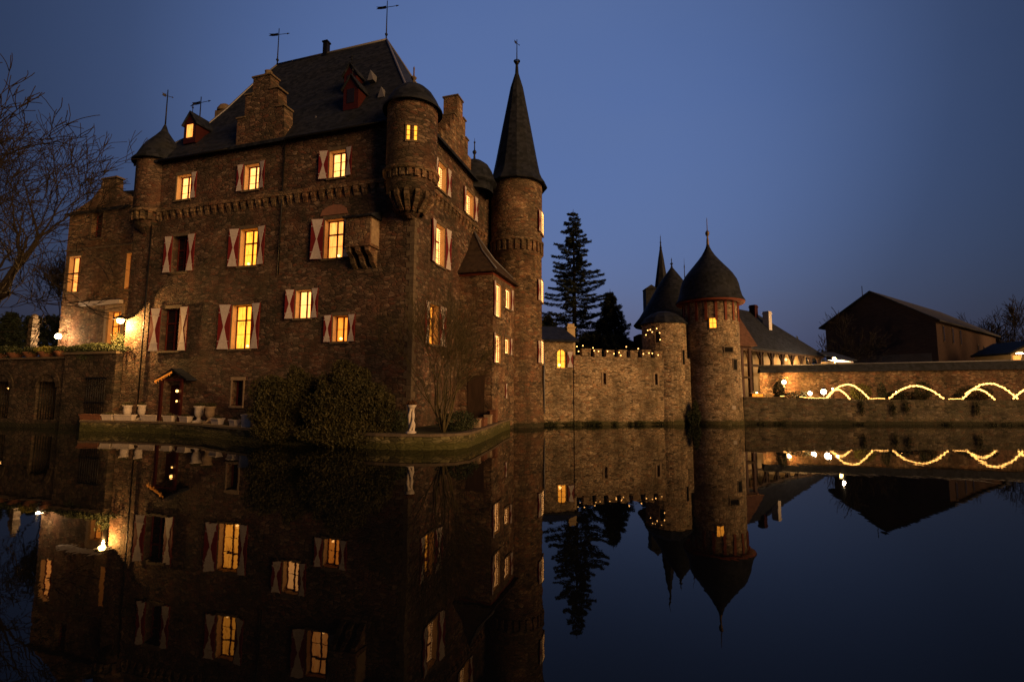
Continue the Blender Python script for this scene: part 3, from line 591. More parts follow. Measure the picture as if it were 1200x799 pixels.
# ------------------------------------------------------------------ round spire tower
RT = thing('round_tower', 'tall slender round stone tower with needle spire at the castle right corner', 'tower', (.33,41.45,0))
r = 2.15
m = MB(); m.lathe((0,0,0), [(2.42,-1.4),(2.28,1.2),(2.18,3.5),(2.15,14.1),(2.18,14.12)], 48); m.lathe((0,0,0), [(2.18,14.12),(2.2,20.4)], 48); m.build('wall', M['stone'], RT)
m = MB(); m.lathe((0,0,0), [(2.15,14.98),(2.32,15.0),(2.34,15.2),(2.19,15.25)], 48)
for k in range(28):
    a = 2*math.pi*k/28; ux = Vector((-math.sin(a),math.cos(a),0)); nn = Vector((math.cos(a),math.sin(a),0)); c = nn*2.14
    m.pbox(c,ux,nn,-.11,.11,-.05,.17,14.2,15.0)
m.build('frieze', M['stone'], RT)
m = MB(); m.lathe((0,0,0), [(2.2,20.15),(2.62,20.12),(2.66,20.2),(2.3,20.75),(2.0,21.5),(1.78,22.6),(1.2,25.8),(.55,29.3),(.16,30.6),(.1,31.6),(.02,32.0)], 12, smooth=False); rf2 = m.build('roof', M['slate'], RT)
m = MB(); m.ball((0,0,31.6), .2); m.lathe((0,0,31.7), [(.28,0),(.3,.06),(.1,.12)], 10); m.build('finial', M['iron'], rf2)
pole_vane(rf2, 0, 0, 31.6, 2.2, arm=.34, ball=False, ang=.8)
def round_window(owner, az, r0, z0, z1, w=.9, pane='lit_pale', sh=True, lights=True):
    nn = Vector((math.cos(az),math.sin(az),0)); uu = Vector((-math.sin(az),math.cos(az),0)); c = nn*r0
    m = MB(); m.pbox(c,uu,nn,-w/2-.12,w/2+.12,-.3,.10,z0-.14,z0-.003); m.pbox(c,uu,nn,-w/2-.12,w/2+.12,-.3,.06,z1+.003,z1+.18)
    m.pbox(c,uu,nn,-w/2-.1,-w/2,-.3,.06,z0,z1); m.pbox(c,uu,nn,w/2,w/2+.1,-.3,.06,z0,z1); wdw = m.build('window', M['dressed'], owner)
    m = MB(); m.pbox(c,uu,nn,-w/2,w/2,-.2,-.005,z0,z1); m.build('pane', M[pane], wdw)
    m = MB(); m.pbox(c,uu,nn,-.03,.03,.0,.03,z0,z1)
    for k in (1,2,3): zz = z0+(z1-z0)*k/4; m.pbox(c,uu,nn,-w/2,w/2,.0,.02,zz-.015,zz+.015)
    m.build('frame', M['frame'], wdw)
    if sh:
        for s_ in (-1,1): 
            a2 = az+s_*(w/2+.32)/r0; n2 = Vector((math.cos(a2),math.sin(a2),0)); u2 = Vector((-math.sin(a2),math.cos(a2),0)); shutter(wdw, n2*(r0+.02), u2, n2, -.22,.22, z0,z1)
    if lights:
        m = MB(); n = int((z1-z0)/.15); pts = []
        for s_ in (-1,1):
            for k in range(n):
                kk = k if s_ < 0 else n-1-k
                for t_ in (0,.3,.7): pts.append((c+uu*s_*(w/2-.06)+nn*.05+Z*(z0+(kk+.5+(t_ if s_<0 else -t_)*.9)*(z1-z0)/n), .038 if t_ == 0 else .009))
        m.tube([a for a,_ in pts], [b for _,b in pts], 5)
        m.build('light_chain', M['bulb_soft'], wdw)
A0 = R(-13)
round_window(RT, A0, 2.2, 15.95, 17.75); round_window(RT, A0, 2.15, 10.2, 11.95); round_window(RT, A0, 2.15, 5.1, 6.9)
m = MB(); m.tube([(2.35,.35,1.0),(2.35,.35,6.0)], .07, 6); m.build('downpipe', M['lead'], RT)

# ------------------------------------------------------------------ curtain wall
ca = Vector((2.56,41.9,0)); cb = Vector((15.9,44.6,0)); cd = (cb-ca).normalized(); cn = Vector((cd.y,-cd.x,0)); cang = math.atan2(cd.y, cd.x)
cw = thing('curtain_wall', 'battlemented pale rubble curtain wall rising from the moat between the two towers', 'wall', ca, cang)
slits = [(5.38,5.62,3.47,4.42),(10.15,10.4,3.45,4.40)]
m = MB(); wall_panel(m, (0,0,0), X, -Y, 2.75, 13.6, -1.4, 5.80, slits, depth=.35)
m.add([(2.75,0,5.8),(13.6,0,5.8),(13.6,.9,5.8),(2.75,.9,5.8)], [(0,1,2,3)]); m.add([(2.75,.9,-1.4),(13.6,.9,-1.4),(13.6,.9,5.8),(2.75,.9,5.8)], [(3,2,1,0)])
m.prism([(2.72,-.1,-1.4),(3.35,-.1,-1.4),(3.35,.02,-1.4),(2.72,.02,-1.4)], (0,0,7.3)); m.build('wall', M['stone_light'], cw)
x = 3.5
random.seed(2)
while x < 12.0:
    wd = random.uniform(.62,.78); m = MB(); h = 6.33+random.uniform(-.06,.06); m.box(x,x+wd,0.0,.5,5.8,h); m.prism([(x-.04,-.04,h+.002),(x+wd+.04,-.04,h+.002),(x+wd+.04,.54,h+.002),(x-.04,.54,h+.002)], (0,0,.09)); m.build('merlon', M['stone_light'], cw); x += wd+random.uniform(.34,.46)
for s_ in slits:
    m = MB(); m.box(s_[0]-.16,s_[0]-.002,-.04,.1,s_[2]-.1,s_[3]+.1); m.box(s_[1]+.002,s_[1]+.16,-.04,.1,s_[2]-.1,s_[3]+.1); m.box(s_[0]-.002,s_[1]+.002,-.04,.1,s_[3]+.002,s_[3]+.12); m.build('slit_frame', M['dressed'], cw)
# house built on the curtain wall
ho = thing('wall_house', 'small stone house on the moat wall with an arched lit window and one shutter', 'house', ca, cang)
m = MB(); wall_panel(m, (0,-.02,0), X, -Y, -.2, 2.72, -1.4, 7.05, [(1.28,2.02,4.82,6.35)], depth=.4)
m.add([(2.72,-.02,5.8),(2.72,4,5.8),(2.72,4,7.05),(2.72,-.02,7.05)], [(0,1,2,3)]); m.build('wall', M['stone_light'], ho)
m = MB()
for i in range(10):                                            # round head: spandrels in front of the square opening
    a0_, a1_ = math.pi*i/10, math.pi*(i+1)/10; c0, c1 = (1.65+.375*math.cos(a0_), 5.98+.37*math.sin(a0_)), (1.65+.375*math.cos(a1_), 5.98+.37*math.sin(a1_))
    m.prism([(c0[0],-.0,c0[1]),(c0[0],-.0,6.36),(c1[0],-.0,6.36),(c1[0],-.0,c1[1])], (0,.2,0))
m.build('arch_head', M['stone_light'], ho)
w = MB(); w.box(1.15,2.15,-.12,.0,4.68,4.815); w = w.build('window', M['dressed'], ho)
m = MB(); m.box(1.28,2.02,.30,.32,4.83,6.34); m.build('pane', M['lit_yellow'], w)
m = MB(); m.box(1.62,1.68,.22,.28,4.83,6.34); m.box(1.28,2.02,.22,.26,5.35,5.38); m.box(1.28,2.02,.22,.26,5.85,5.88); m.build('frame', M['frame'], w)
shutter(w, (0,-.02,0), X, -Y, 2.12, 2.66, 4.84, 6.2)
m = MB(); m.ball((1.5,.12,5.05), .12); m.build('window_lamp', M['bulb'], w)
m = MB(); m.prism([(-.4,-.3,7.0),(3.1,-.3,7.0),(3.1,-.3,7.12),(-.4,-.3,7.12)], (0,.3,.05)); m.prism([(-.4,-.3,7.15),(-.4,4.5,8.9),(-.4,4.5,7.1),(-.4,-.2,7.05)], (3.5,0,0)); m.build('roof', M['slate'], ho)
m = MB(); m.box(3.35,4.1,3.6,4.3,6,8.7); m.box(3.28,4.17,3.53,4.37,8.7,8.82); m.box(3.4,4.05,3.65,4.25,8.82,9.1); m.build('chimney', M['plaster'], ho)
# fairy lights on the battlements: cable + bulbs
BL = [(5.51,42.34,6.63),(6.03,42.45,6.71),(5.65,42.37,6.22),(6.93,42.63,6.54),(7.03,42.65,6.30),(7.41,42.73,6.26),(8.21,42.89,6.28),(8.78,43.01,6.08),(9.25,43.10,6.19),(9.40,43.13,5.95),(9.91,43.24,6.70),(11.00,43.46,6.56),(11.46,43.55,6.12),(11.98,43.65,6.20),(12.28,43.71,6.18),(12.83,43.83,6.04),(13.02,43.86,8.00),(12.75,43.81,8.38),(11.91,43.64,8.20),(11.74,43.60,7.79),(13.05,43.87,7.40),(12.33,43.72,8.06),(12.15,43.69,8.25)]
sl_ = thing('string_lights', 'string of warm bulbs strung along the battlements beside the half-round turret', 'string lights')
pb = MB(); pb.ball((0,0,0), .047); bp = None
for i, p in enumerate(BL):
    if bp is None: bp = pb.build('bulb', M['bulb'], sl_); o = bp
    else: o = bp.copy(); COL.objects.link(o); o.parent = sl_
    o.location = p
order = sorted(BL[:16], key=lambda p: p[0]) + [BL[20],BL[16],BL[17],BL[21],BL[22],BL[18],BL[19]]
pts = []
for a_, b_ in zip(order, order[1:]):
    a_, b_ = Vector(a_), Vector(b_)
    for k in range(4): t = k/4; pts.append(a_.lerp(b_, t)-Z*.10*math.sin(math.pi*t)+Z*.06)
m = MB(); m.tube(pts, .012, 4); m.build('cable', M['iron'], sl_)

# ------------------------------------------------------------------ half-round turret and big bell-roofed tower
ht = thing('wall_turret', 'half-round stone turret with low slate cap beside the bell-roofed tower', 'turret', (14.0,46.0,0))
m = MB(); m.lathe((0,0,0), [(2.15,-1.4),(2.05,1.5),(2.0,9.05)], 14, a0=R(-180), a1=R(0), smooth=False); m.add([(-2.0,0,-1.4),(2.0,0,-1.4),(2.0,0,9.05),(-2.0,0,9.05)], [(0,3,2,1)]); m.build('wall', M['stone_light'], ht)
m = MB(); m.lathe((0,0,0), [(2.0,8.95),(2.15,8.95),(2.17,9.03),(1.75,9.55),(1.1,10.0),(.5,10.2),(.05,10.25)], 14, smooth=False); m.build('roof', M['slate'], ht)
for az, z0, z1, w_ in ((R(-52),5.25,6.55,.36),(R(-120),7.2,8.2,.4)):
    nn = Vector((math.cos(az),math.sin(az),0)); uu = Vector((-math.sin(az),math.cos(az),0)); c = nn*2.0
    m = MB(); m.pbox(c,uu,nn,-w_/2-.1,w_/2+.1,-.1,.03,z0-.1,z1+.14); wd = m.build('window', M['dressed'], ht)
    m = MB(); m.pbox(c,uu,nn,-w_/2,w_/2,-.1,.036,z0,z1); m.build('pane', M['void'], wd)
bt = thing('bell_roof_tower', 'stout round moat tower with bell-shaped slate roof, red eaves and one small lit window', 'tower', (18.55,46.4,0))
m = MB(); m.lathe((0,0,0), [(2.62,-1.4),(2.52,1.5),(2.45,5),(2.42,11.3)], 48); m.build('wall', M['stone_light'], bt)
m = MB(); m.lathe((0,0,0), [(2.4,10.98),(2.95,10.95),(3.03,11.06),(3.0,11.18)], 40)
m.build('eave_ring', M['eave_red'], bt)
m = MB()
for k in range(18):
    a = 2*math.pi*k/18; ux = Vector((-math.sin(a),math.cos(a),0)); nn = Vector((math.cos(a),math.sin(a),0)); m.pbox(nn*2.42,ux,nn,-.11,.11,-.03,.07,9.2,11.0)
m.build('timber_posts', M['eave_red'], bt)
m = MB(); m.lathe((0,0,0), [(2.9,11.1),(3.06,11.13),(3.04,11.22),(2.80,11.65),(2.66,12.2),(2.55,12.8),(2.40,13.25),(2.12,13.75),(1.78,14.2),(1.36,14.7),(.96,15.2),(.62,15.65),(.36,16.1),(.18,16.5),(.12,16.75)], 40); r3 = m.build('roof', M['slate'], bt)
m = MB(); m.lathe((0,0,0), [(.14,16.6),(.10,17.3),(.06,17.5),(.18,17.75),(.2,17.9),(.12,18.05),(.04,18.15),(.03,19.2),(.01,19.4)], 10); m.build('finial', M['gilt'], r3)
def tower_slot(owner, x, z0, z1, w_, r0, mat):
    az = -math.pi/2+math.asin(x/r0); nn = Vector((math.cos(az),math.sin(az),0)); uu = Vector((-math.sin(az),math.cos(az),0)); c = nn*r0
    m = MB(); m.pbox(c,uu,nn,-w_/2-.09,w_/2+.09,-.1,.03,z0-.1,z1+.1); wd = m.build('window', M['dressed_dark'], owner)
    m = MB(); m.pbox(c,uu,nn,-w_/2,w_/2,-.1,.038,z0,z1); m.build('pane', M[mat], wd)
    if 'lit' in mat: m = MB(); m.pbox(c,uu,nn,-.02,.02,.04,.055,z0,z1); m.pbox(c,uu,nn,-w_/2,w_/2,.04,.05,(z0+z1)/2-.015,(z0+z1)/2+.015); m.build('frame', M['frame'], wd)
tower_slot(bt, -.72, 8.5, 9.35, .55, 2.43, 'lit_yellow'); tower_slot(bt, .55, 6.35, 6.75, .8, 2.44, 'void'); tower_slot(bt, 1.18, 4.8, 5.7, .42, 2.45, 'void')
m = MB(); m.pbox(Vector((.75,-2.37,0)), X, -Y, -.22,.22,-.1,.06,1.35,1.65); m.build('white_block', M['pot_white'], bt)
# gate tower behind
gt = thing('gate_tower', 'timber-topped gatehouse tower with steep cone roof rising behind the bell-roofed tower', 'tower', (17.7,54.5,0))
m = MB(); m.lathe((0,0,0), [(3.25,1.6),(3.25,11.0)], 32); m.build('wall', M['plaster'], gt)
m = MB(); m.lathe((0,0,0), [(3.2,10.25),(4.1,9.95),(4.2,10.12)], 32)
for k in range(20):
    a = 2*math.pi*k/20; ux = Vector((-math.sin(a),math.cos(a),0)); nn = Vector((math.cos(a),math.sin(a),0)); m.pbox(nn*3.25,ux,nn,-.14,.14,-.03,.1,6.5,10.2)
for zz in (8.2,9.6): m.lathe((0,0,0), [(3.26,zz),(3.36,zz),(3.36,zz+.2),(3.26,zz+.2)], 32)
m.build('timber_frame', M['eave_red'], gt)
m = MB(); m.lathe((0,0,0), [(3.5,10.15),(4.25,10.1),(4.25,10.2),(3.6,11.0),(3.0,12.0),(2.35,13.1),(1.55,14.5),(.7,15.75),(.12,16.55),(.02,16.7)], 28); r4 = m.build('roof', M['slate'], gt)
finial(r4, 0, 0, 16.6, 1.1); finial(r4, 1.75, 1.0, 13.0, 4.9, r=.09)
m = MB(); m.box(-4.05,-1.5,-1.0,1.5,1.8,9.0); m.build('side_block', M['wood_dark'], gt)
# thin belfry
bf = thing('belfry', 'thin dark spire with boxy belfry behind the gatehouse tower', 'belfry', (18.0,60,0))
m = MB(); m.box(-1.9,-.55,-.6,.8,1.8,15.2); m.box(-.55,.9,-.5,.7,1.8,15.0); m.build('wall', M['slate'], bf)
m = MB(); m.lathe((.2,0,0), [(.95,14.0),(.85,15.5),(.35,19.0),(.08,20.6)], 8, smooth=False); m.prism([(-2.0,-.7,15.2),(-.5,-.7,15.2),(-1.25,-.7,15.7)], (0,1.6,0)); r5 = m.build('roof', M['slate'], bf); finial(r5, .2, 0, 20.5, 1.6, r=.07)
# ------------------------------------------------------------------ long house with arcade
la = math.atan2(.607,.794); lh = thing('long_house', 'long farm range with steep dark roof over a lit timber arcade', 'house', (25.0,56,0), la)
Ln = 23.5
m = MB(); m.add([(-6,2.2,1.8),(Ln,2.2,1.8),(Ln,2.2,8.6),(-6,2.2,8.6)], [(0,1,2,3)]); m.add([(Ln,2.2,1.8),(Ln,8,1.8),(Ln,8,8.6),(Ln,2.2,8.6)], [(0,1,2,3)]); m.build('wall', M['plaster'], lh)
m = MB(); E0, E1, RZ = 8.0, 8.05, 13.8
pe0, pe1, pr0, pr1 = (-4,-.3,8.0), (Ln+.2,-.3,8.0), (-4,4.6,RZ), (13.9,4.6,RZ)
m.add([pe0,pe1,pr1,pr0], [(0,1,2,3)]); m.add([pe1,(Ln+.2,9.5,8.0),pr1], [(0,1,2)]); m.add([(Ln+.2,9.5,8),(-4,9.5,8),pr0,pr1], [(0,1,2,3)]); m.add([Vector(pe0)-Z*.15,Vector(pe1)-Z*.15,Vector((Ln,2.2,8.2)),Vector((-4,2.2,8.2))], [(3,2,1,0)]); m.add([pe0,pe1,Vector(pe1)-Z*.15,Vector(pe0)-Z*.15], [(0,3,2,1)])
r6 = m.build('roof', M['slate'], lh)
m = MB(); m.prism([(-4,4.5,13.85),(3.0,3.6,12.75),(7.0,3.75,12.9),(7.0,4.6,13.86)], (0,-.06,.07)); m.build('patched_tiles', M['tile'], r6)
for x_, y_, h_, mt in ((13.0,4.2,14.6,'wood_red'),(13.6,2.7,13.6,'pot_white')):
    m = MB(); m.box(x_-.4,x_+.4,y_-.4,y_+.4,10.2,h_); m.box(x_-.46,x_+.46,y_-.46,y_+.46,h_-.35,h_-.2); m.build('chimney', M[mt], r6)
for k in range(9):
    x_ = .3+k*2.75; m = MB(); m.box(x_-.13,x_+.13,-.1,.16,1.9,7.85)
    for s_ in (-1,1): m.tube([(x_,.03,6.6),(x_+s_*.5,.03,7.15),(x_+s_*.95,.03,7.85)], .11, 5)
    m.build('post', M['wood_dark'], lh)
m = MB(); m.box(-.2,Ln,-.12,.18,7.62,7.85); m.box(-.2,Ln,-.02,.08,5.8,6.1); m.build('rail', M['wood_dark'], lh)
m = MB()
for x_ in (5.3,8.0,10.8,13.5,16.5,19.2,22.0): m.box(x_-.12,x_+.12,2.12,2.2,3,7.9)
m.build('wall_timber', M['wood_dark'], lh)
for x_, e_ in ((19.4,90),(14.6,24),(2.2,5)):
    m = MB(); m.lathe((x_,1.0,7.1), [(.04,-.12),(.13,-.05),(.13,.1),(.03,.2)], 8); lo = m.build('hanging_lamp', M['bulb'], lh); point('lamp_light', lo, (x_,.75,6.9), e_, (1,.55,.2), .12)
# timber gallery next to the bell tower
ga = thing('timber_gallery', 'two-storey timber gallery bay with balcony boards beside the bell-roofed tower', 'gallery', (22.9,52.5,0), .30)
m = MB()
for x_ in (-1.6,.1,1.5,2.5): m.box(x_-.13,x_+.13,-.13,.13,1.9,7.6)
for s_ in (-1,1): m.tube([(-.75+s_*.0,0,6.4),(-.75+s_*.75,0,7.5)], .11, 5)
m.box(-.85,-.65,-.12,.12,4.8,7.6); m.box(-1.7,2.7,-.15,.15,7.45,7.7); m.tube([(-1.5,0,2.2),(-1.0,0,3.2),(-.9,0,4.4)], .12, 5); m.tube([(.4,0,4.4),(-.1,0,3.3),(.0,0,2.2)], .12, 5); m.build('posts', M['wood_red'], ga)
m = MB(); m.box(-1.7,1.2,-.2,-.1,4.5,5.9); m.box(-1.8,2.7,-.25,1.5,4.3,4.5); m.build('balcony', M['wood_dark'], ga)
m = MB(); m.box(-1.8,2.9,1.5,1.7,1.9,7.8); m.build('wall', M['plaster'], ga)
m = MB(); m.prism([(-2.4,-.7,7.7),(-2.4,2.6,12.3),(-2.4,2.6,7.7)], (5.4,0,0)); m.build('roof', M['tile'], ga)
point('lamp_light', ga, (0.6,.7,6.9), 5, (1,.58,.22), .12)

# ------------------------------------------------------------------ terrace retaining wall, back wall
rw = thing('retaining_wall', 'long low rubble retaining wall of the terrace rising straight out of the moat', 'wall')
m = MB(); m.prism([(20.7,45.0,-1.4),(60,45.3,-1.4),(60,45.8,-1.4),(20.7,45.6,-1.4)], (0,0,3.6)); m.prism([(20.7,45.0,2.203),(30,45.05,2.203),(30,45.5,2.203),(20.7,45.5,2.203)], (0,0,.12)); m.build('wall', M['stone_dark'], rw)
m = MB(); m.prism([(20.7,44.94,2.33),(24,44.96,2.33),(24,45.55,2.33),(20.7,45.55,2.33)], (0,0,.1)); m.build('coping', M['dressed_dark'], rw)
bwl = thing('garden_wall', 'high garden wall with slate coping behind the lit arches', 'wall')
p0, p1 = Vector((27.9,56.5,0)), Vector((62,53.5,0)); bd = (p1-p0).normalized(); bn = Vector((bd.y,-bd.x,0)); Lb = (p1-p0).length
m = MB(); m.add([p0+Z*1.8,p1+Z*1.8,p1+Z*5.7,p0+Z*5.1], [(0,1,2,3)]); m.build('wall', M['stone'], bwl)
m = MB(); m.add([p0+bn*.35+Z*5.0,p1+bn*.35+Z*5.55,p1-bn*.15+Z*6.5,p0-bn*.15+Z*5.8], [(0,1,2,3)]); m.add([p0+bn*.35+Z*5.0,p1+bn*.35+Z*5.55,p1+Z*5.55,p0+Z*5.0], [(0,3,2,1)]); m.add([p0-bn*.15+Z*5.8,p1-bn*.15+Z*6.5,p1-bn*.6+Z*5.6,p0-bn*.6+Z*5.0], [(0,1,2,3)]); m.build('coping', M['slate'], bwl)
m = MB(); m.tube([p0-bn*.15+Z*5.84,p1-bn*.15+Z*6.54], .06, 6); m.build('ridge_flashing', M['lead'], bwl)
# ------------------------------------------------------------------ barn
bn_ = thing('barn', 'big dark gabled barn on the right behind the garden wall', 'barn', (68.3,80,0))
rc = Vector((0,0,0)); ud = Vector((-.58,.81,0)).normalized(); sd = Vector((.81,.58,0)).normalized(); Lw = 16.3; Ls = 38
m = MB(); lc = ud*Lw; pk = ud*(Lw*.53)
m.add([lc+Z*1.8,rc+Z*1.8,rc+Z*14.7,pk+Z*20.4,lc+Z*15.3], [(0,1,2,3,4)]); m.add([rc+Z*1.8,sd*Ls+Z*1.8,sd*Ls+Z*14.7,rc+Z*14.7], [(0,1,2,3)]); m.build('wall', M['barnwood'], bn_)
m = MB(); oh = -sd*.7
for a,b,za,zb,o2 in ((rc-ud*.7,pk,14.25,20.45,0),(lc+ud*.9,pk,14.75,20.45,0)):
    q1, q2 = a+oh+Z*za, b+oh+Z*zb; m.add([q1,q1+sd*(Ls+1.4),q2+sd*(Ls+1.4),q2], [(0,1,2,3)]); m.add([q1+Z*.25,q1+sd*(Ls+1.4)+Z*.25,q2+sd*(Ls+1.4)+Z*.25,q2+Z*.25], [(0,1,2,3)]); m.add([q1,q2,q2+Z*.25,q1+Z*.25], [(0,1,2,3)]); m.add([q1,q1+sd*(Ls+1.4),q1+sd*(Ls+1.4)+Z*.25,q1+Z*.25], [(0,1,2,3)])
r7 = m.build('roof', M['barnroof'], bn_)
m = MB(); m.tube([pk*1.0+sd*2+ud*2+Z*18.5,pk+sd*2+ud*2+Z*22.2], .06, 5); m.build('mast', M['iron'], r7)
for k, s_ in enumerate((3.5,8.5,13,24,28,33)):
    z0, z1 = (11.2,14.0) if k < 3 else (9.5,12.0); m = MB(); m.pbox(rc, sd, Vector((sd.y,-sd.x,0)), s_-.4,s_+.4,.0,.08,z0,z1); wd = m.build('window', M['dressed_dark'], bn_)
    m = MB(); m.pbox(rc, sd, Vector((sd.y,-sd.x,0)), s_-.25,s_+.25,.08,.1,z0+.15,z1-.15); m.build('pane', M['glass_dark'], wd)
m = MB(); m.add([lc*.92+Z*1.8-sd*.05,lc*.05+Z*1.8-sd*.05,lc*.05+Z*9.3-sd*.05,lc*.92+Z*9.3-sd*.05], [(0,1,2,3)]); m.build('lower_wall', varied('grey barn wall', (.15,.12,.10), (.09,.07,.06), .6), bn_)  # lower gable in a lighter grey than the wall above
# lit house and small outbuildings at the right
hr = thing('far_house', 'small lit house gable at the far right edge behind the garden wall', 'house', (77.0,76.5,0))
m = MB(); m.box(-.6,6,0,6,1.8,8.9); m.prism([(-.6,0,8.9),(6,0,8.9),(2.7,0,10.6)], (0,6,0)); m.build('wall', M['plaster'], hr)
m = MB(); m.box(-.3,1.0,-.06,-.003,7.0,8.6); m.build('window', M['lit_amber'], hr)
m = MB(); m.prism([(-1.2,-.5,8.7),(2.7,-.5,10.7),(2.7,-.5,11.0),(-1.2,-.5,9.0)], (0,6.6,0)); m.prism([(6.6,-.5,8.7),(6.6,-.5,9.0),(2.7,-.5,11.0),(2.7,-.5,10.7)], (0,6.6,0)); m.build('roof', M['slate'], hr)
m = MB(); m.lathe((-2.6,-3.5,0), [(.07,1.9),(.05,8.5)], 8); sl2 = tag(m.build('street_lamp', M['iron']), 'thin street lamp standing left of the lit house at the far right', 'street lamp'); sl2.location = (76,75.5,0)
m = MB(); m.box(-3.1,-2.5,-3.7,-3.3,8.5,8.65); m.build('lamp_head', M['lampw'], sl2)
point('lamp_light', sl2, (-2.4,-3.9,8.2), 90, (1,.55,.18), .15)
# bright lamp with awning seen over the wall, left of the barn
aw = thing('market_stall', 'white-topped stall lit from below, over the garden wall left of the barn', 'stall', (40.0,61,0), .1)
m = MB(); m.prism([(-1.1,-.8,6.4),(1.1,-.8,6.4),(1.0,.8,6.75),(-1.0,.8,6.75)], (0,0,.1)); m.build('awning', M['white'], aw)
m = MB()
for x_ in (-1,1):
    for y_ in (-.7,.7): m.box(x_-.05,x_+.05,y_-.05,y_+.05,1.9,6.42)
m.box(-1.05,1.05,-.75,.75,2.7,2.85); m.build('frame', M['wood_dark'], aw)
m = MB(); m.lathe((-.55,.2,6.95), [(.04,-.15),(.16,-.08),(.16,.12),(.05,.2)], 10); m.tube([(-.55,.2,6.45),(-.55,.2,6.8)], .03, 5); m.build('lamp_glass', M['lamp'], aw)
point('lamp_light', aw, (-.2,.3,7.9), 300, (1,.7,.4), .1)
yd = thing('yard_shed', 'low ochre-walled shed left of the barn, lit by the lamp above the stall', 'shed', (44.5,66,0), .2)
m = MB(); m.box(-1.5,.6,0,3,1.8,7.0); m.build('wall', M['plaster'], yd); m = MB(); m.prism([(-1.8,-.4,7.0),(.9,-.4,7.0),(.9,3.3,8.3),(-1.8,3.3,8.3)], (0,0,.12)); m.build('roof', M['slate'], yd)

# ------------------------------------------------------------------ terrace: light arches, lamps, planters
def arch(label, x0, x1, y, z0, zt, ox=0):
    zt += .12
    t = thing('light_arch', label, 'light arch', ((x0+x1)/2, y, z0), 0, 'glowing rope-light arches along the terrace')
    m = MB(); w2 = (x1-x0)/2; h = zt-z0; n = 56; pts = []; rd = []
    for i in range(n+1):
        u = -1+2*i/n; pts.append((u*w2, .06*math.sin(i*1.7), h*(1-abs(u)**1.9)+random.uniform(-.03,.03))); rd.append(.085 if i%2 else .035)
    m.tube(pts, rd, 6); m.build('light_rope', M['rope'], t)
    m = MB(); m.tube([(p[0],p[1]+.07,p[2]-.03) for p in pts], .02, 4); m.build('hoop', M['wood_dark'], t)
    for px in (-w2, w2):
        m = MB(); m.box(px-.06,px+.06,0,.12,-.15,.12); m.build('foot', M['wood_dark'], t)
random.seed(11)
arch('leftmost front arch of rope light, beside the brightest terrace lamps', 28.6, 32.4, 45.7, 2.28, 3.45)
arch('second front arch of rope light from the left, alone between shrubs', 34.2, 39.2, 45.7, 2.28, 3.35)
arch('tallest front arch of rope light near the right end of the terrace', 40.9, 45.9, 45.7, 2.28, 3.60)
arch('front arch of rope light cut by the right edge of the photograph', 45.5, 50.5, 45.75, 2.28, 3.45)
arch('small rear arch of rope light showing inside the leftmost front arch', 29.9, 32.2, 48.0, 2.2, 3.0)
arch('rear arch of rope light crossing the tallest front arch', 42.9, 46.2, 48.2, 2.2, 3.1)
def rope(label, pts):
    m = MB(); Pn = []
    for a_, b_ in zip(pts, pts[1:]):
        for k in range(8): Pn.append(Vector(a_).lerp(Vector(b_), k/8)+Vector((0,random.uniform(-.03,.03),random.uniform(-.02,.03))))
    m.tube(Pn, [.035 if i%2 else .015 for i in range(len(Pn))], 6); tag(m.build('light_rope', M['rope']), label, 'light rope', 'rope lights lying on the terrace edge')
rope('rope light lying on the terrace edge left of the leftmost light arch', [(26.1,45.7,2.42),(27.5,45.7,2.33),(28.7,45.7,2.33)])
rope('rope light lying between the first and second light arches', [(32.5,45.7,2.30),(33.4,45.7,2.33),(33.9,45.7,2.30)])
rope('rope light lying between the second and the tallest light arch', [(39.6,45.7,2.28),(40.2,45.7,2.31),(40.9,45.7,2.30)])
rope('short rope light on the terrace beside the clipped hedge', [(24.35,45.7,2.50),(24.75,45.7,2.48)])
def terr_lamp(label, x, y, z, e, s=.16, mat='lampw', col=(1,.62,.28)):
    t = thing('lantern', label, 'lantern', (x,y,2.1), 0)
    m = MB(); m.ball((0,0,z-2.1), s*1.1, n=16); m.build('lantern_glass', M[mat], t)
    m = MB(); m.tube([(0,0,0),(0,0,z-2.1-s)], .035, 6); m.lathe((0,0,0), [(.16,0),(.15,.06),(.04,.1)], 10); m.lathe((0,0,z-2.1), [(s*1.2,s*1.1),(s*.7,s*1.6),(.02,s*1.9)], 10); m.build('post', M['iron'], t)
    point('lamp_light', t, (0,-s*1.9,z-2.1+.05), e, col, .1)
terr_lamp('largest brightest terrace lantern at the foot of the leftmost light arch', 28.75, 46.4, 2.9, 150, .21)
terr_lamp('second bright terrace lantern, left of the largest one', 27.55, 46.5, 2.75, 80, .15)
terr_lamp('lantern close to the garden wall lighting it orange, left on the terrace', 29.75, 54.9, 3.95, 420, .2, 'lamp', (1,.50,.14))
terr_lamp('low lantern by the small box stall beside the bell-roofed tower', 23.6, 48.5, 2.75, 10, .08, 'lamp', (1,.5,.15))
terr_lamp('dim lantern behind the second light arch', 38.6, 50.5, 2.9, 12, .08, 'lamp', (1,.55,.15))
terr_lamp('dim lantern inside the leftmost light arch', 31.2, 48.9, 3.2, 14, .07, 'lamp', (1,.6,.2))
m = MB(); m.box(-.55,.55,-.3,.3,0,.62); st = tag(m.build('crate_stall', M['wood_dark']), 'small lit box stall against the bell-roofed tower end of the terrace', 'stall'); st.location = (23.0,47.4,2.1)
m = MB(); m.box(-.5,.5,-.32,-.303,.30,.58); m.build('lit_front', M['lit_orange'], st); m = MB(); m.box(-.62,.62,-.36,.36,.623,.67); m.build('lid', M['white'], st)
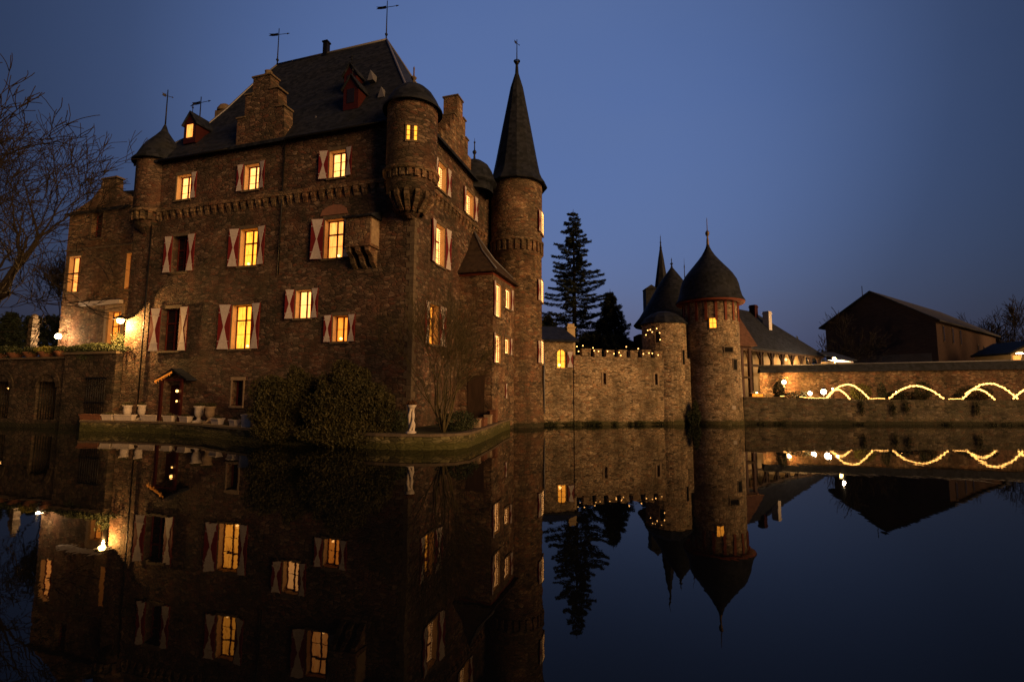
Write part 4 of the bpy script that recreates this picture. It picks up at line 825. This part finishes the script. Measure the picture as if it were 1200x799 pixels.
# potted shrubs on the terrace (leaf clumps)
def leaves(m, c, rx, ry, rz, n, s, seed, shell=.55):
    rnd = random.Random(seed); lob = [(rnd.uniform(0,6.28),rnd.uniform(-.4,1.2),rnd.uniform(.12,.3)) for _ in range(7)]
    for _ in range(n):
        a = rnd.uniform(0,2*math.pi); ph = math.asin(rnd.uniform(-1,1)); rr = shell+(1-shell)*rnd.random()**.6
        for la_, lp_, k_ in lob:
            dd = math.cos(ph)*math.cos(lp_)*math.cos(a-la_)+math.sin(ph)*math.sin(lp_)
            if dd > .75: rr *= 1+k_*(dd-.75)*4
        p = Vector((c[0]+rx*rr*math.cos(ph)*math.cos(a), c[1]+ry*rr*math.cos(ph)*math.sin(a), c[2]+rz*rr*math.sin(ph)))
        d = Vector((rnd.gauss(0,1),rnd.gauss(0,1),rnd.gauss(0,1)+.6)).normalized(); e = d.cross(Vector((rnd.gauss(0,1),rnd.gauss(0,1),rnd.gauss(0,1)))).normalized(); k = s*rnd.uniform(.6,1.4)
        m.add([p-d*k, p+e*k*.45, p+d*k, p-e*k*.45], [(0,1,2,3)])
def shrub(name, label, cat, c, rx, ry, rz, n, s, mat, seed, group=None, stem=True, lobes=None):
    t = thing(name, label, cat, c, 0, group); m = MB(); leaves(m, (0,0,rz*.95), rx, ry, rz, n, s, seed)
    for (dx,dy,dz,a,b,c_,nn) in (lobes or []): leaves(m, (dx,dy,dz), a, b, c_, nn, s, seed+int(dx*10)+7)
    rs = random.Random(seed+5)
    for _ in range(int(rx*22) if n > 9000 else 0):
        a = rs.uniform(0,6.28); hh = rs.uniform(.2,1.0); px_, py_, pz_ = rx*1.05*math.cos(a)*math.cos(hh), ry*1.05*math.sin(a)*math.cos(hh), rz*.95+rz*1.15*math.sin(hh)
        leaves(m, (px_,py_,pz_), rs.uniform(.12,.3), rs.uniform(.12,.25), rs.uniform(.25,.6), 130, s, rs.randint(0,9999), .05)
    m.build('crown', M[mat], t)
    if stem:
        m = MB(); rnd = random.Random(seed)
        for k in range(5):
            a = rnd.uniform(0,6.28); m.tube([(0,0,-.1),(.3*rx*math.cos(a),.3*ry*math.sin(a),rz*.5),(.7*rx*math.cos(a),.7*ry*math.sin(a),rz*1.2)], [.06,.04,.02], 5)
        m.build('trunk', M['bark'], t)
    return t
TG = 'dark shrubs standing on the terrace'
shrub('shrub', 'pointed dark shrub in front of the orange-lit garden wall', 'shrub', (25.0,47.2,2.1), .5,.4,.85, 1500,.07,'ivy',1,TG)
shrub('shrub', 'low clipped hedge left of the terrace lanterns', 'shrub', (26.0,46.6,2.1), 1.3,.5,.38, 1800,.06,'ivy',2,TG)
shrub('shrub', 'round bush lit golden between the first and second light arches', 'shrub', (33.6,48.5,2.1), .95,.7,.75, 2000,.07,'moss',3,TG)
shrub('shrub', 'dark shrub inside the second light arch, left half', 'shrub', (35.9,47.3,2.1), .8,.5,.45, 1300,.07,'ivy',4,TG)
shrub('shrub', 'low spreading shrub under the second light arch, right half', 'shrub', (37.7,47.6,2.1), 1.1,.6,.40, 1500,.07,'bush',5,TG)
shrub('shrub', 'tall dark shrub left of the tallest light arch', 'shrub', (40.0,49.0,2.1), .7,.5,.95, 1600,.07,'ivy',6,TG)
shrub('shrub', 'dome of green shrub under the tallest light arch', 'shrub', (45.3,49.2,2.1), 1.6,.8,.72, 2400,.07,'bush',7,TG)
shrub('shrub', 'dark shrub right of the leftmost light arch, behind the gap', 'shrub', (34.5,46.9,2.1), .35,.35,.80, 900,.06,'ivy',8,TG)
shrub('shrub', 'reddish low shrub at the left foot of the tallest light arch', 'shrub', (42.3,47.4,2.1), .8,.5,.35, 900,.07,'ivy',9,TG)
# ------------------------------------------------------------------ left: hedge terrace, arcade bridge, column
te = thing('hedge_terrace', 'stone terrace block with iron door grille below the hedge, left of the castle front', 'terrace', (CX,CY,0), TH)
TV = -.4
m = MB(); m.box(-28.1,-22.9,TV,5.0,-1.3,5.35); m.build('wall', M['arcade'], te)
m = MB(); m.box(-28.25,-22.8,TV-.12,.3,5.353,5.52); m.build('coping', M['dressed_dark'], te)
m = MB()
for k in range(9): m.tube([(-25.4+k*.22,TV-.1,.9),(-25.4+k*.22,TV-.1,3.6)], .025, 4)
m.box(-25.55,-23.5,TV-.12,TV-.06,3.6,3.7); m.box(-25.55,-23.5,TV-.12,TV-.06,1.9,1.96); m.build('grille', M['iron'], te)
def rel(x, y, z): return Vector((CX,CY,0)) + Matrix.Rotation(TH,3,'Z') @ Vector((x,y,z))
h_ = thing('hedge', 'dark trailing hedge along the terrace parapet beneath the bright corner lamp', 'hedge', rel(-25.5,TV+.35,5.5), TH)
m = MB(); leaves(m, (0,0,.25), 2.7,.35,.42, 5200,.075, 31, .3); leaves(m, (1.9,.3,.5), .5,.4,.75, 1800,.07, 35, .3); leaves(m, (-.8,-.2,-.35), .9,.2,.5, 1200,.07, 36, .3); m.build('crown', M['ivy'], h_)
br = thing('arcade_bridge', 'dark stone arcade with arched grilled openings at the left edge', 'arcade', (CX,CY,0), TH)
holes = [(29.2,31.4,.6,3.4),(34.4,36.6,.6,3.4),(39.6,41.8,.6,3.4)]
m = MB(); wall_panel(m, Vector((0,TV+.3,0)), FU, FN, 28.1, 60, -1.3, 5.1, holes, depth=1.2); m.box(-60,-28.1,TV+.3+1.25,8.5,-1.3,5.05)
m.add([(-60,TV+.3,5.1),(-28.1,TV+.3,5.1),(-28.1,8.5,5.1),(-60,8.5,5.1)], [(0,1,2,3)])
m.build('wall', M['arcade'], br)
for h0 in holes:
    c0_ = (h0[0]+h0[1])/2; m = MB()
    for i in range(12):
        a0_, a1_ = math.pi*i/12, math.pi*(i+1)/12; R0, R1 = 1.08, 1.5
        pts = [(-(c0_+rr*math.cos(a)), TV+.30-.1, 3.0+rr*.9*math.sin(a)) for rr, a in ((R0,a0_),(R1,a0_),(R1,a1_),(R0,a1_))]
        m.prism(pts, (0,.098,0))
    m.build('arch_ring', M['arcade'], br)
    m = MB(); 
    for i in range(12):
        a0_, a1_ = math.pi*i/12, math.pi*(i+1)/12
        p_ = [(-(c0_+1.1*math.cos(a0_)), 3.0+.97*math.sin(a0_)),(-(c0_+1.1*math.cos(a1_)), 3.0+.97*math.sin(a1_))]
    for k in range(7): m.tube([(-(h0[0]+.25+k*.29),TV+.42,.6),(-(h0[0]+.25+k*.29),TV+.42,3.4)], .025, 4)
    m.build('grille', M['iron'], br)
m = MB()
for (x_, z_) in ((-30.1,3.25),(-30.15,2.95),(-36.0,2.9)): m.ball((x_,TV+1.0,z_), .05, n=6)
m.build('arcade_lamp', M['bulb'], br)
m = MB(); m.box(-60,-28.2,TV+.15,TV+.65,5.103,5.25); m.build('coping', M['dressed_dark'], br)
PG = 'planted bowls on the arcade parapet'
labs = ['terracotta trough with a low plant on the parapet next to the terrace corner','shallow stone bowl of yellow-green plant nearest the white lamp','planted bowl on the parapet between the column and the yellow-green bowl','planted bowl on the parapet left of the banded column','planted bowl at the far left end of the parapet']
for i, (u, lab) in enumerate(zip((29.1,30.9,32.6,34.4,36.3), labs)):
    t = thing('plant_bowl', lab, 'planter', rel(-u,TV+.4,5.25), TH, PG); m = MB(); m.lathe((0,0,0), [(.28,0),(.36,.1),(.5,.32),(.52,.4),(.4,.36)], 14); m.build('bowl', M['terra'], t)
    m = MB(); leaves(m, (0,0,.5), .8,.5,.32, 1100,.07, 50+i, .2); m.build('foliage', M['moss' if i==1 else 'ivy'], t)
col = thing('stone_column', 'banded stone column standing behind the arcade parapet', 'column', rel(-39.1,3.6,5.1), TH)
m = MB()
for k in range(6): m.box(-.29,.29,-.29,.29,k*.62,k*.62+.36)
m.build('stone_band', M['arcade'], col); m = MB(); m.box(-.24,.24,-.24,.24,0,3.9); m.build('shaft', M['dressed_dark'], col)
m = MB(); m.ball((0,0,4.1), .25); m.build('ball_top', M['dressed_dark'], col)

# ------------------------------------------------------------------ quay furniture
def trough(label, a, w, h=.34, mat='pot_white', rz=0, z=.76, planted=False, d=.4):
    t = thing('planter_trough', label, 'planter', (a[0],a[1],z), rz, 'planter troughs along the quay edge')
    m = MB(); f = .06; m.add([(-w/2+f,-d/2+f,0),(w/2-f,-d/2+f,0),(w/2-f,d/2-f,0),(-w/2+f,d/2-f,0),(-w/2,-d/2,h),(w/2,-d/2,h),(w/2,d/2,h),(-w/2,d/2,h)], [(0,3,2,1),(0,1,5,4),(1,2,6,5),(2,3,7,6),(3,0,4,7)])
    m.box(-w/2-.02,w/2+.02,-d/2-.02,-d/2+.05,h-.07,h); m.box(-w/2-.02,w/2+.02,d/2-.05,d/2+.02,h-.07,h); m.build('trough', M[mat], t)
    m = MB(); m.box(-w/2+.05,w/2-.05,-d/2+.05,d/2-.05,h-.12,h-.06); m.build('soil', M['earth'], t)
    if planted: m = MB(); leaves(m, (0,0,h), w*.42,d*.4,.14, 260,.05, int(w*100), .2); m.build('foliage', M['bush'], t)
qa = R(-30)
def qpos(px_): return px_
TR = [((-28.87,34.8),1.65,'terra','long terracotta trough at the far left end of the quay',-.15),((-27.55,34.61),.85,'pot_white','small pale trough, second from the left end of the quay',-.15),((-26.29,34.41),1.4,'pot_white','pale trough directly in front of the left pair of urns',-.15),
      ((-24.17,33.9),1.4,'pot_white','long ribbed white trough right of the left pair of urns',-.29),((-22.6,33.44),.8,'pot_white','rounded white tub between the long ribbed trough and the square box',-.29),((-21.11,32.79),.95,'pot_white','square white box planter in front of the red porch door',-.5),
      ((-17.9,30.8),1.1,'pot_white','white trough in front of the right pair of urns',-.67),((-16.05,29.35),.75,'pot_white','small rounded white planter left of the tall white block',-.67)]
for p, w_, mt, lab, rz_ in TR: trough(lab, (p[0],p[1]), w_, .38, mt, rz_, planted=w_<1.3)
m = MB(); m.box(-.26,.26,-.2,.2,0,.62); m.box(-.3,.3,-.24,.24,.622,.7); o = tag(m.build('stone_block', M['pot_white']), 'tall white stone block at the foot of the big evergreen bush', 'stone block'); o.location = (-14.94,28.66,.76)
def urn(label, x, y, z=.76, s=1.0, mat='pot_white'):
    t = thing('garden_urn', label, 'urn', (x,y,z), 0, 'white garden urns on the quay')
    m = MB(); m.box(-.24*s,.24*s,-.24*s,.24*s,0,.12*s); m.lathe((0,0,0), [(.2*s,.122*s),(.11*s,.2*s),(.1*s,.3*s),(.17*s,.36*s),(.25*s,.5*s),(.27*s,.68*s),(.24*s,.82*s),(.31*s,.95*s),(.33*s,1.02*s),(.25*s,1.0*s)], 16); m.build('bowl', M[mat], t)
    m = MB(); leaves(m, (0,0,1.08*s), .3,.3,.16, 300,.05, int(abs(x)*10), .2); m.build('foliage', M['bush'], t)
urn('left urn of the left pair on the quay', -26.59, 34.98, s=.98); urn('right urn of the left pair on the quay', -25.4, 34.75, s=1.0)
urn('left urn of the right pair on the quay', -20.1, 32.5, s=1.02); urn('right urn of the right pair on the quay', -18.95, 31.75, s=1.02, mat='dressed')
# wire garden chairs by the left urns
def wire_chair(label, x, y, rz):
    t = thing('garden_chair', label, 'chair', (x,y,.74), rz, 'wire chairs on the quay'); m = MB()
    m.lathe((0,0,.44), [(.21,0),(.22,.02),(.01,.03)], 12); m.build('seat', M['iron'], t); m = MB()
    pts = [(.2*math.cos(a),.18,.46+.5*math.sin(a)) for a in [math.pi*i/10 for i in range(11)]]; m.tube(pts, .014, 5)
    for k in (-.1,0,.1): m.tube([(k,.18,.46),(k,.18,.92)], .008, 4)
    m.build('backrest', M['iron'], t)
    for dx,dy in ((-.17,-.17),(.17,-.17),(-.17,.17),(.17,.17)): m = MB(); m.tube([(dx,dy,.44),(dx*1.2,dy*1.2,0)], .013, 5); m.build('leg', M['iron'], t)
wire_chair('wire garden chair just left of the left pair of urns', -27.6, 35.7, .3); wire_chair('wire garden chair right of the left pair of urns', -24.1, 35.0, -.5)
# white spiral column statue
stt = thing('garden_statue', 'white openwork stone pedestal with planted bowl on the quay corner', 'statue', (-4.95,24.95,.755))
m = MB(); m.lathe((0,0,0), [(.26,0),(.26,.07),(.17,.1),(.15,.14)], 16); pts=[]; 
for s_ in range(3):
    ph = s_*2.09; m.tube([(.105*math.cos(ph+2.6*z_)+.03*math.sin(z_*5), .105*math.sin(ph+2.6*z_), .1+z_) for z_ in [i*.06 for i in range(19)]], [.075-.012*math.sin(i*.9) for i in range(19)], 8)
m.lathe((0,0,0), [(.06,1.12),(.16,1.2),(.24,1.32),(.25,1.38),(.16,1.36)], 16); m.build('pedestal', M['pot_white'], stt)
m = MB(); leaves(m, (0,0,1.45), .26,.26,.14, 420,.05, 77, .2); m.build('foliage', varied('rusty plant', (.14,.05,.02), (.07,.05,.02), 6), stt)
BX = 'stone and clay blocks on the quay by the annex'
for i, (x_, y_, mt, w_, h__, lab) in enumerate(((-1.85,29.0,'dressed',.5,.42,'pale block, leftmost of the row by the annex'),(-1.6,30.4,'terra',.9,.42,'long clay trough next to the pale block by the annex'),(-1.35,32.3,'dressed',.6,.5,'pale block in the middle of the row by the annex'),(-1.05,34.0,'terra',.7,.75,'tall clay box at the annex corner'))):
    m = MB(); m.box(-w_/2,w_/2,-.2,.2,0,h__); m.box(-w_/2-.03,w_/2+.03,-.23,.23,h__+.002,h__+.06); o = tag(m.build('planter_box', M[mt]), lab, 'planter', BX); o.location = (x_-.15,y_,.76); o.rotation_euler = (0,0,1.4)

# ------------------------------------------------------------------ evergreen bushes in front of the castle
BL_ = [(-1.2,-.1,1.5,.7,.6,1.3,3000),(.2,.1,2.7,.5,.5,.8,2200)]
shrub('evergreen_bush', 'left one of the two big olive-green bushes overhanging the moat', 'bush', (-11.9,27.2,.5), 1.6,1.0,1.35, 17000,.065,'bush',21,None,True,BL_+[(-.9,-.1,2.2,1.0,.7,.9,5000),(.9,0,1.9,1.0,.8,1.1,5000),(0,-.3,.2,1.9,.9,.7,6000)])
shrub('evergreen_bush', 'right, taller one of the two big olive-green bushes, next to the quay corner', 'bush', (-8.3,25.9,.5), 1.5,1.0,1.35, 17000,.065,'bush',22,None,True,[(1.7,0,1.2,.6,.6,1.1,2600),(-1.2,.1,2.4,.5,.5,.7,2200),(.5,.1,2.8,.45,.45,.7,2000),(-.3,0,3.1,.65,.5,.75,3500),(1.0,-.1,1.8,1.0,.8,1.0,5000),(-1.0,-.2,1.2,1.0,.8,1.2,5000),(0,-.4,.1,2.0,.9,.7,6000)])
shrub('low_shrub', 'low dark shrubs at the foot of the side wall behind the quay corner', 'shrub', (-2.9,27.2,.7), .9,1.4,.5, 2600,.06,'ivy',23)
shrub('low_shrub', 'dark low growth between the statue and the big bushes', 'shrub', (-6.3,26.6,.7), 1.0,.8,.55, 2600,.06,'ivy',24)
iv = thing('ivy', 'dark triangular clump of ivy in the corner where turret and bell-roofed tower meet the water', 'ivy', (15.9,44.1,0))
m = MB(); leaves(m, (0,0,.5), .55,.3,.75, 2600,.07, 41, .2); leaves(m, (.15,.05,1.4), .28,.25,.75, 1200,.06, 42, .2); m.build('foliage', M['ivy'], iv)
tf = thing('waterline_plants', 'dark tufts growing along the waterline of the curtain wall', 'plants'); tf['kind'] = 'stuff'; rnd = random.Random(5)
m = MB()
for k in range(26):
    t_ = rnd.random(); p = ca.lerp(cb, t_)+cn*.12; leaves(m, (p.x,p.y,.15), rnd.uniform(.2,.7),.15,rnd.uniform(.08,.3), 120,.05, 100+k, .1)
for k in range(10): leaves(m, (rnd.uniform(21,50),44.95,.1), .6,.12,.15, 100,.05, 200+k, .1)
m.build('tufts', M['ivy'], tf)
m = MB()
for k in range(5):
    x0_ = (31.2,34.0,35.2,41.5,47.5)[k]; leaves(m, (x0_,44.95,1.5), .3,.1,.8, 500,.05, 300+k, .1)
iv2 = tag(m.build('creeper', M['ivy']), 'thin creepers hanging down the terrace retaining wall below the arches', 'creeper', None, 'stuff')

# ------------------------------------------------------------------ bare trees
def bare_tree(name, label, base, h, r0, seed, lean=(0,0,0), spread=.62, levels=6, mat='bark', tw='twig', multi=1, kids=3, cat='tree', group=None, tmin=.006, up=.12, first=.3):
    rnd = random.Random(seed); T = MB(); C = MB(); t = thing(name, label, cat, base, 0, group)
    def grow(p, d, L, r, lev):
        n = 5 if lev < 3 else 4; pts = [p.copy()]; rd = [r]; q_ = p.copy(); dd = d.copy(); kp = []
        for i in range(n):
            dd = (dd+Vector((rnd.gauss(0,.13),rnd.gauss(0,.13),rnd.gauss(0,.10)+up*.35))).normalized(); q_ = q_+dd*(L/n); pts.append(q_.copy()); rd.append(r*(1-.55*(i+1)/n)); kp.append((q_.copy(), dd.copy(), rd[-1]))
        (T if lev <= 2 else C).tube(pts, [max(x_, tmin) for x_ in rd], 7 if lev < 2 else (5 if lev < 4 else 3))
        if lev >= levels: return
        nk = kids+(1 if lev in (1,2,3) else 0)
        for k in range(nk+1):
            i = n-1 if k == 0 else rnd.randint(1 if lev else int(n*first), n-1); pp, pd, pr_ = kp[i]
            ax = pd.orthogonal().normalized(); ax = Matrix.Rotation(rnd.uniform(0,6.283),3,pd) @ ax; an = rnd.uniform(.35,1.0)*spread*1.3 if k else rnd.uniform(.05,.3)
            nd = (Matrix.Rotation(an,3,ax) @ pd); nd.z += up; nd.normalize()
            grow(pp, nd, L*rnd.uniform(.58,.82), max(pr_*rnd.uniform(.5,.78), tmin), lev+1)
    for k in range(multi):
        a = 6.283*k/multi+rnd.uniform(-.3,.3); d = Vector((lean[0],lean[1],1)); 
        if multi > 1: d += Vector((math.cos(a),math.sin(a),0))*rnd.uniform(.1,.5)
        grow(Vector((0,0,0))+(Vector((math.cos(a),math.sin(a),0))*r0*.8 if multi > 1 else Vector((0,0,0))), d.normalized(), h*(.36 if multi==1 else .42), r0, 0)
    T.build('trunk', M[mat], t); C.build('crown', M[tw], t); return t
bare_tree('bare_tree', 'large bare tree leaning in from the left edge, branches fine against the sky', (-37.3,31,1.0), 25, 1.0, 25, lean=(.05,0,0), spread=.72, levels=6, up=.03, tmin=.02, kids=2)
bare_tree('bare_tree', 'second big bare tree at the left edge, just behind the leaning one', (-46,41,1.5), 27, 1.0, 40, lean=(.05,0,0), spread=.72, levels=6, up=.03, tmin=.024, kids=2)
bare_tree('bare_tree', 'smaller bare tree behind the white lamp, left of the castle wing', (-49,52,2.0), 17, .35, 15, spread=.7, levels=5, tmin=.022, kids=3)
bare_tree('bare_shrub', 'leafless many-stemmed bush fanning up in front of the castle side wall', (-3.5,25.9,.7), 6.4, .055, 9, spread=.42, levels=4, multi=9, tw='twig_olive', mat='twig_olive', up=.10, tmin=.006, kids=2, cat='bush')
bare_tree('bare_tree', 'small leafless tree in the gap between the long range and the barn', (52,82,2), 14, .2, 17, spread=.7, levels=4, tmin=.03, kids=3)
bare_tree('bare_tree', 'wide leafless tree right of the barn roof', (112,118,2), 22, .35, 18, spread=.7, levels=5, tmin=.04, kids=3)
bare_tree('bare_tree', 'leafless tree at the right edge, beyond the barn and lit house', (103,98,2), 14, .3, 19, spread=.7, levels=4, tmin=.04, kids=3)
# conifers
def conifer(label, base, h, rmax, z_lo, seed, dens=1.0, droop=.25, open_=True, leafs=.16, group='dark firs behind the curtain wall'):
    rnd = random.Random(seed); t = thing('fir_tree', label, 'fir tree', base, 0, group); T = MB(); C = MB()
    T.tube([(0,0,0),(.05,0,h*.5),(0,0,h)], [h*.016,h*.010,.02], 8); z = z_lo
    while z < h-.3:
        fr = (h-z)/(h-z_lo); Lm = rmax*(fr**.8)*rnd.uniform(.75,1.1)+.25; nb = rnd.randint(4,6) if open_ else 8
        a0_ = rnd.uniform(0,6.28)
        for k in range(nb):
            a = a0_+6.283*k/nb+rnd.uniform(-.35,.35); L = Lm*(rnd.uniform(.45,1.25) if open_ else rnd.uniform(.6,1.1)); dirv = Vector((math.cos(a),math.sin(a),0)); n = 7; pts = []
            for i in range(n+1):
                s_ = i/n; pts.append(Vector((0,0,z))+dirv*L*s_+Z*(-droop*L*s_*(1-s_*.75)+.10*L*s_*s_))
            T.tube(pts, [.05*(1-.85*i/n)+.006 for i in range(n+1)], 4)
            side = Vector((-dirv.y,dirv.x,0)); cnt = int(L*62*dens)
            for _ in range(cnt):
                s_ = rnd.uniform(.12,1.0)**.8; i = min(int(s_*n), n-1); p = pts[i].lerp(pts[i+1], s_*n-i)
                w_ = (1-s_)*L*.34+.16; p = p+side*rnd.uniform(-w_,w_)+Z*rnd.uniform(-.20 if open_ else -.3,.06)
                d = (dirv*rnd.uniform(.3,1)+side*rnd.uniform(-1,1)+Z*rnd.uniform(-.45,.15)).normalized(); e = d.cross(Vector((rnd.gauss(0,.5),rnd.gauss(0,.5),1))).normalized(); q_ = leafs*rnd.uniform(.6,1.5)
                C.add([p-d*q_,p+e*q_*.26,p+d*q_,p-e*q_*.26], [(0,1,2,3)])
        z += (.56 if open_ else .33)*rnd.uniform(.8,1.25)
    T.build('trunk', M['bark'], t); C.build('crown', M['fir'], t); return t
conifer('tall open fir standing free against the sky behind the curtain wall', (7.75,62,2), 24.0, 6.2, 3.5, 3, 1.5, droop=.30, leafs=.19)
conifer('shorter dense dark fir just right of the tall one', (11.9,60,2), 13.3, 4.4, 1.0, 4, 1.8, open_=False)
conifer('low dark fir between the round tower and the tall fir', (4.3,60,2), 10.5, 4.0, 1.5, 5, 1.6, open_=False)
shrub('dark_shrubbery', 'dark evergreen shrubbery filling the foot of the firs behind the battlements', 'shrubbery', (9.0,56,2), 5.5,2,3.6, 16000,.16,'fir',61)
shrub('dark_shrubbery', 'dark shrubbery and young firs behind the arcade at the left edge', 'shrubbery', (-66,60,2), 18,3,4.8, 22000,.2,'fir',62)
conifer('slim dark fir behind the arcade left of the white lamp', (-50.5,50,2), 9.0, 2.4, 1.5, 6, 1.6, open_=False)
f0 = conifer('added unseen fir shading the barn, near end of the row', (78,67.5,2), 24, 4.8, 2.5, 71, .9, open_=False, leafs=.3, group='added out-of-view firs that shade the barn')  # unseen row of firs, added to keep the town glow off the barn
for i_, lab_ in enumerate(('added unseen fir shading the barn, second from the near end','added unseen fir shading the barn, third from the near end','added unseen fir shading the barn, far end of the row')):
    r_ = f0.copy(); COL.objects.link(r_); r_.location = (85+7.5*i_, 73+5.2*i_, 2); r_['label'] = lab_; r_.rotation_euler = (0,0,1.7*i_+.8)
    for ch in f0.children: c_ = ch.copy(); COL.objects.link(c_); c_.parent = r_
tw_ = thing('distant_trees', 'low dark line of far trees along the horizon at the right', 'wood'); tw_['kind'] = 'stuff'; m = MB(); rnd = random.Random(9)
for k in range(34):
    x_ = 60+k*6+rnd.uniform(-2,2); y_ = 150+rnd.uniform(-10,10); leaves(m, (x_,y_,6), 5,3,rnd.uniform(6,10), 700,.7, 400+k, .3)
m.build('foliage', M['fir'], tw_)
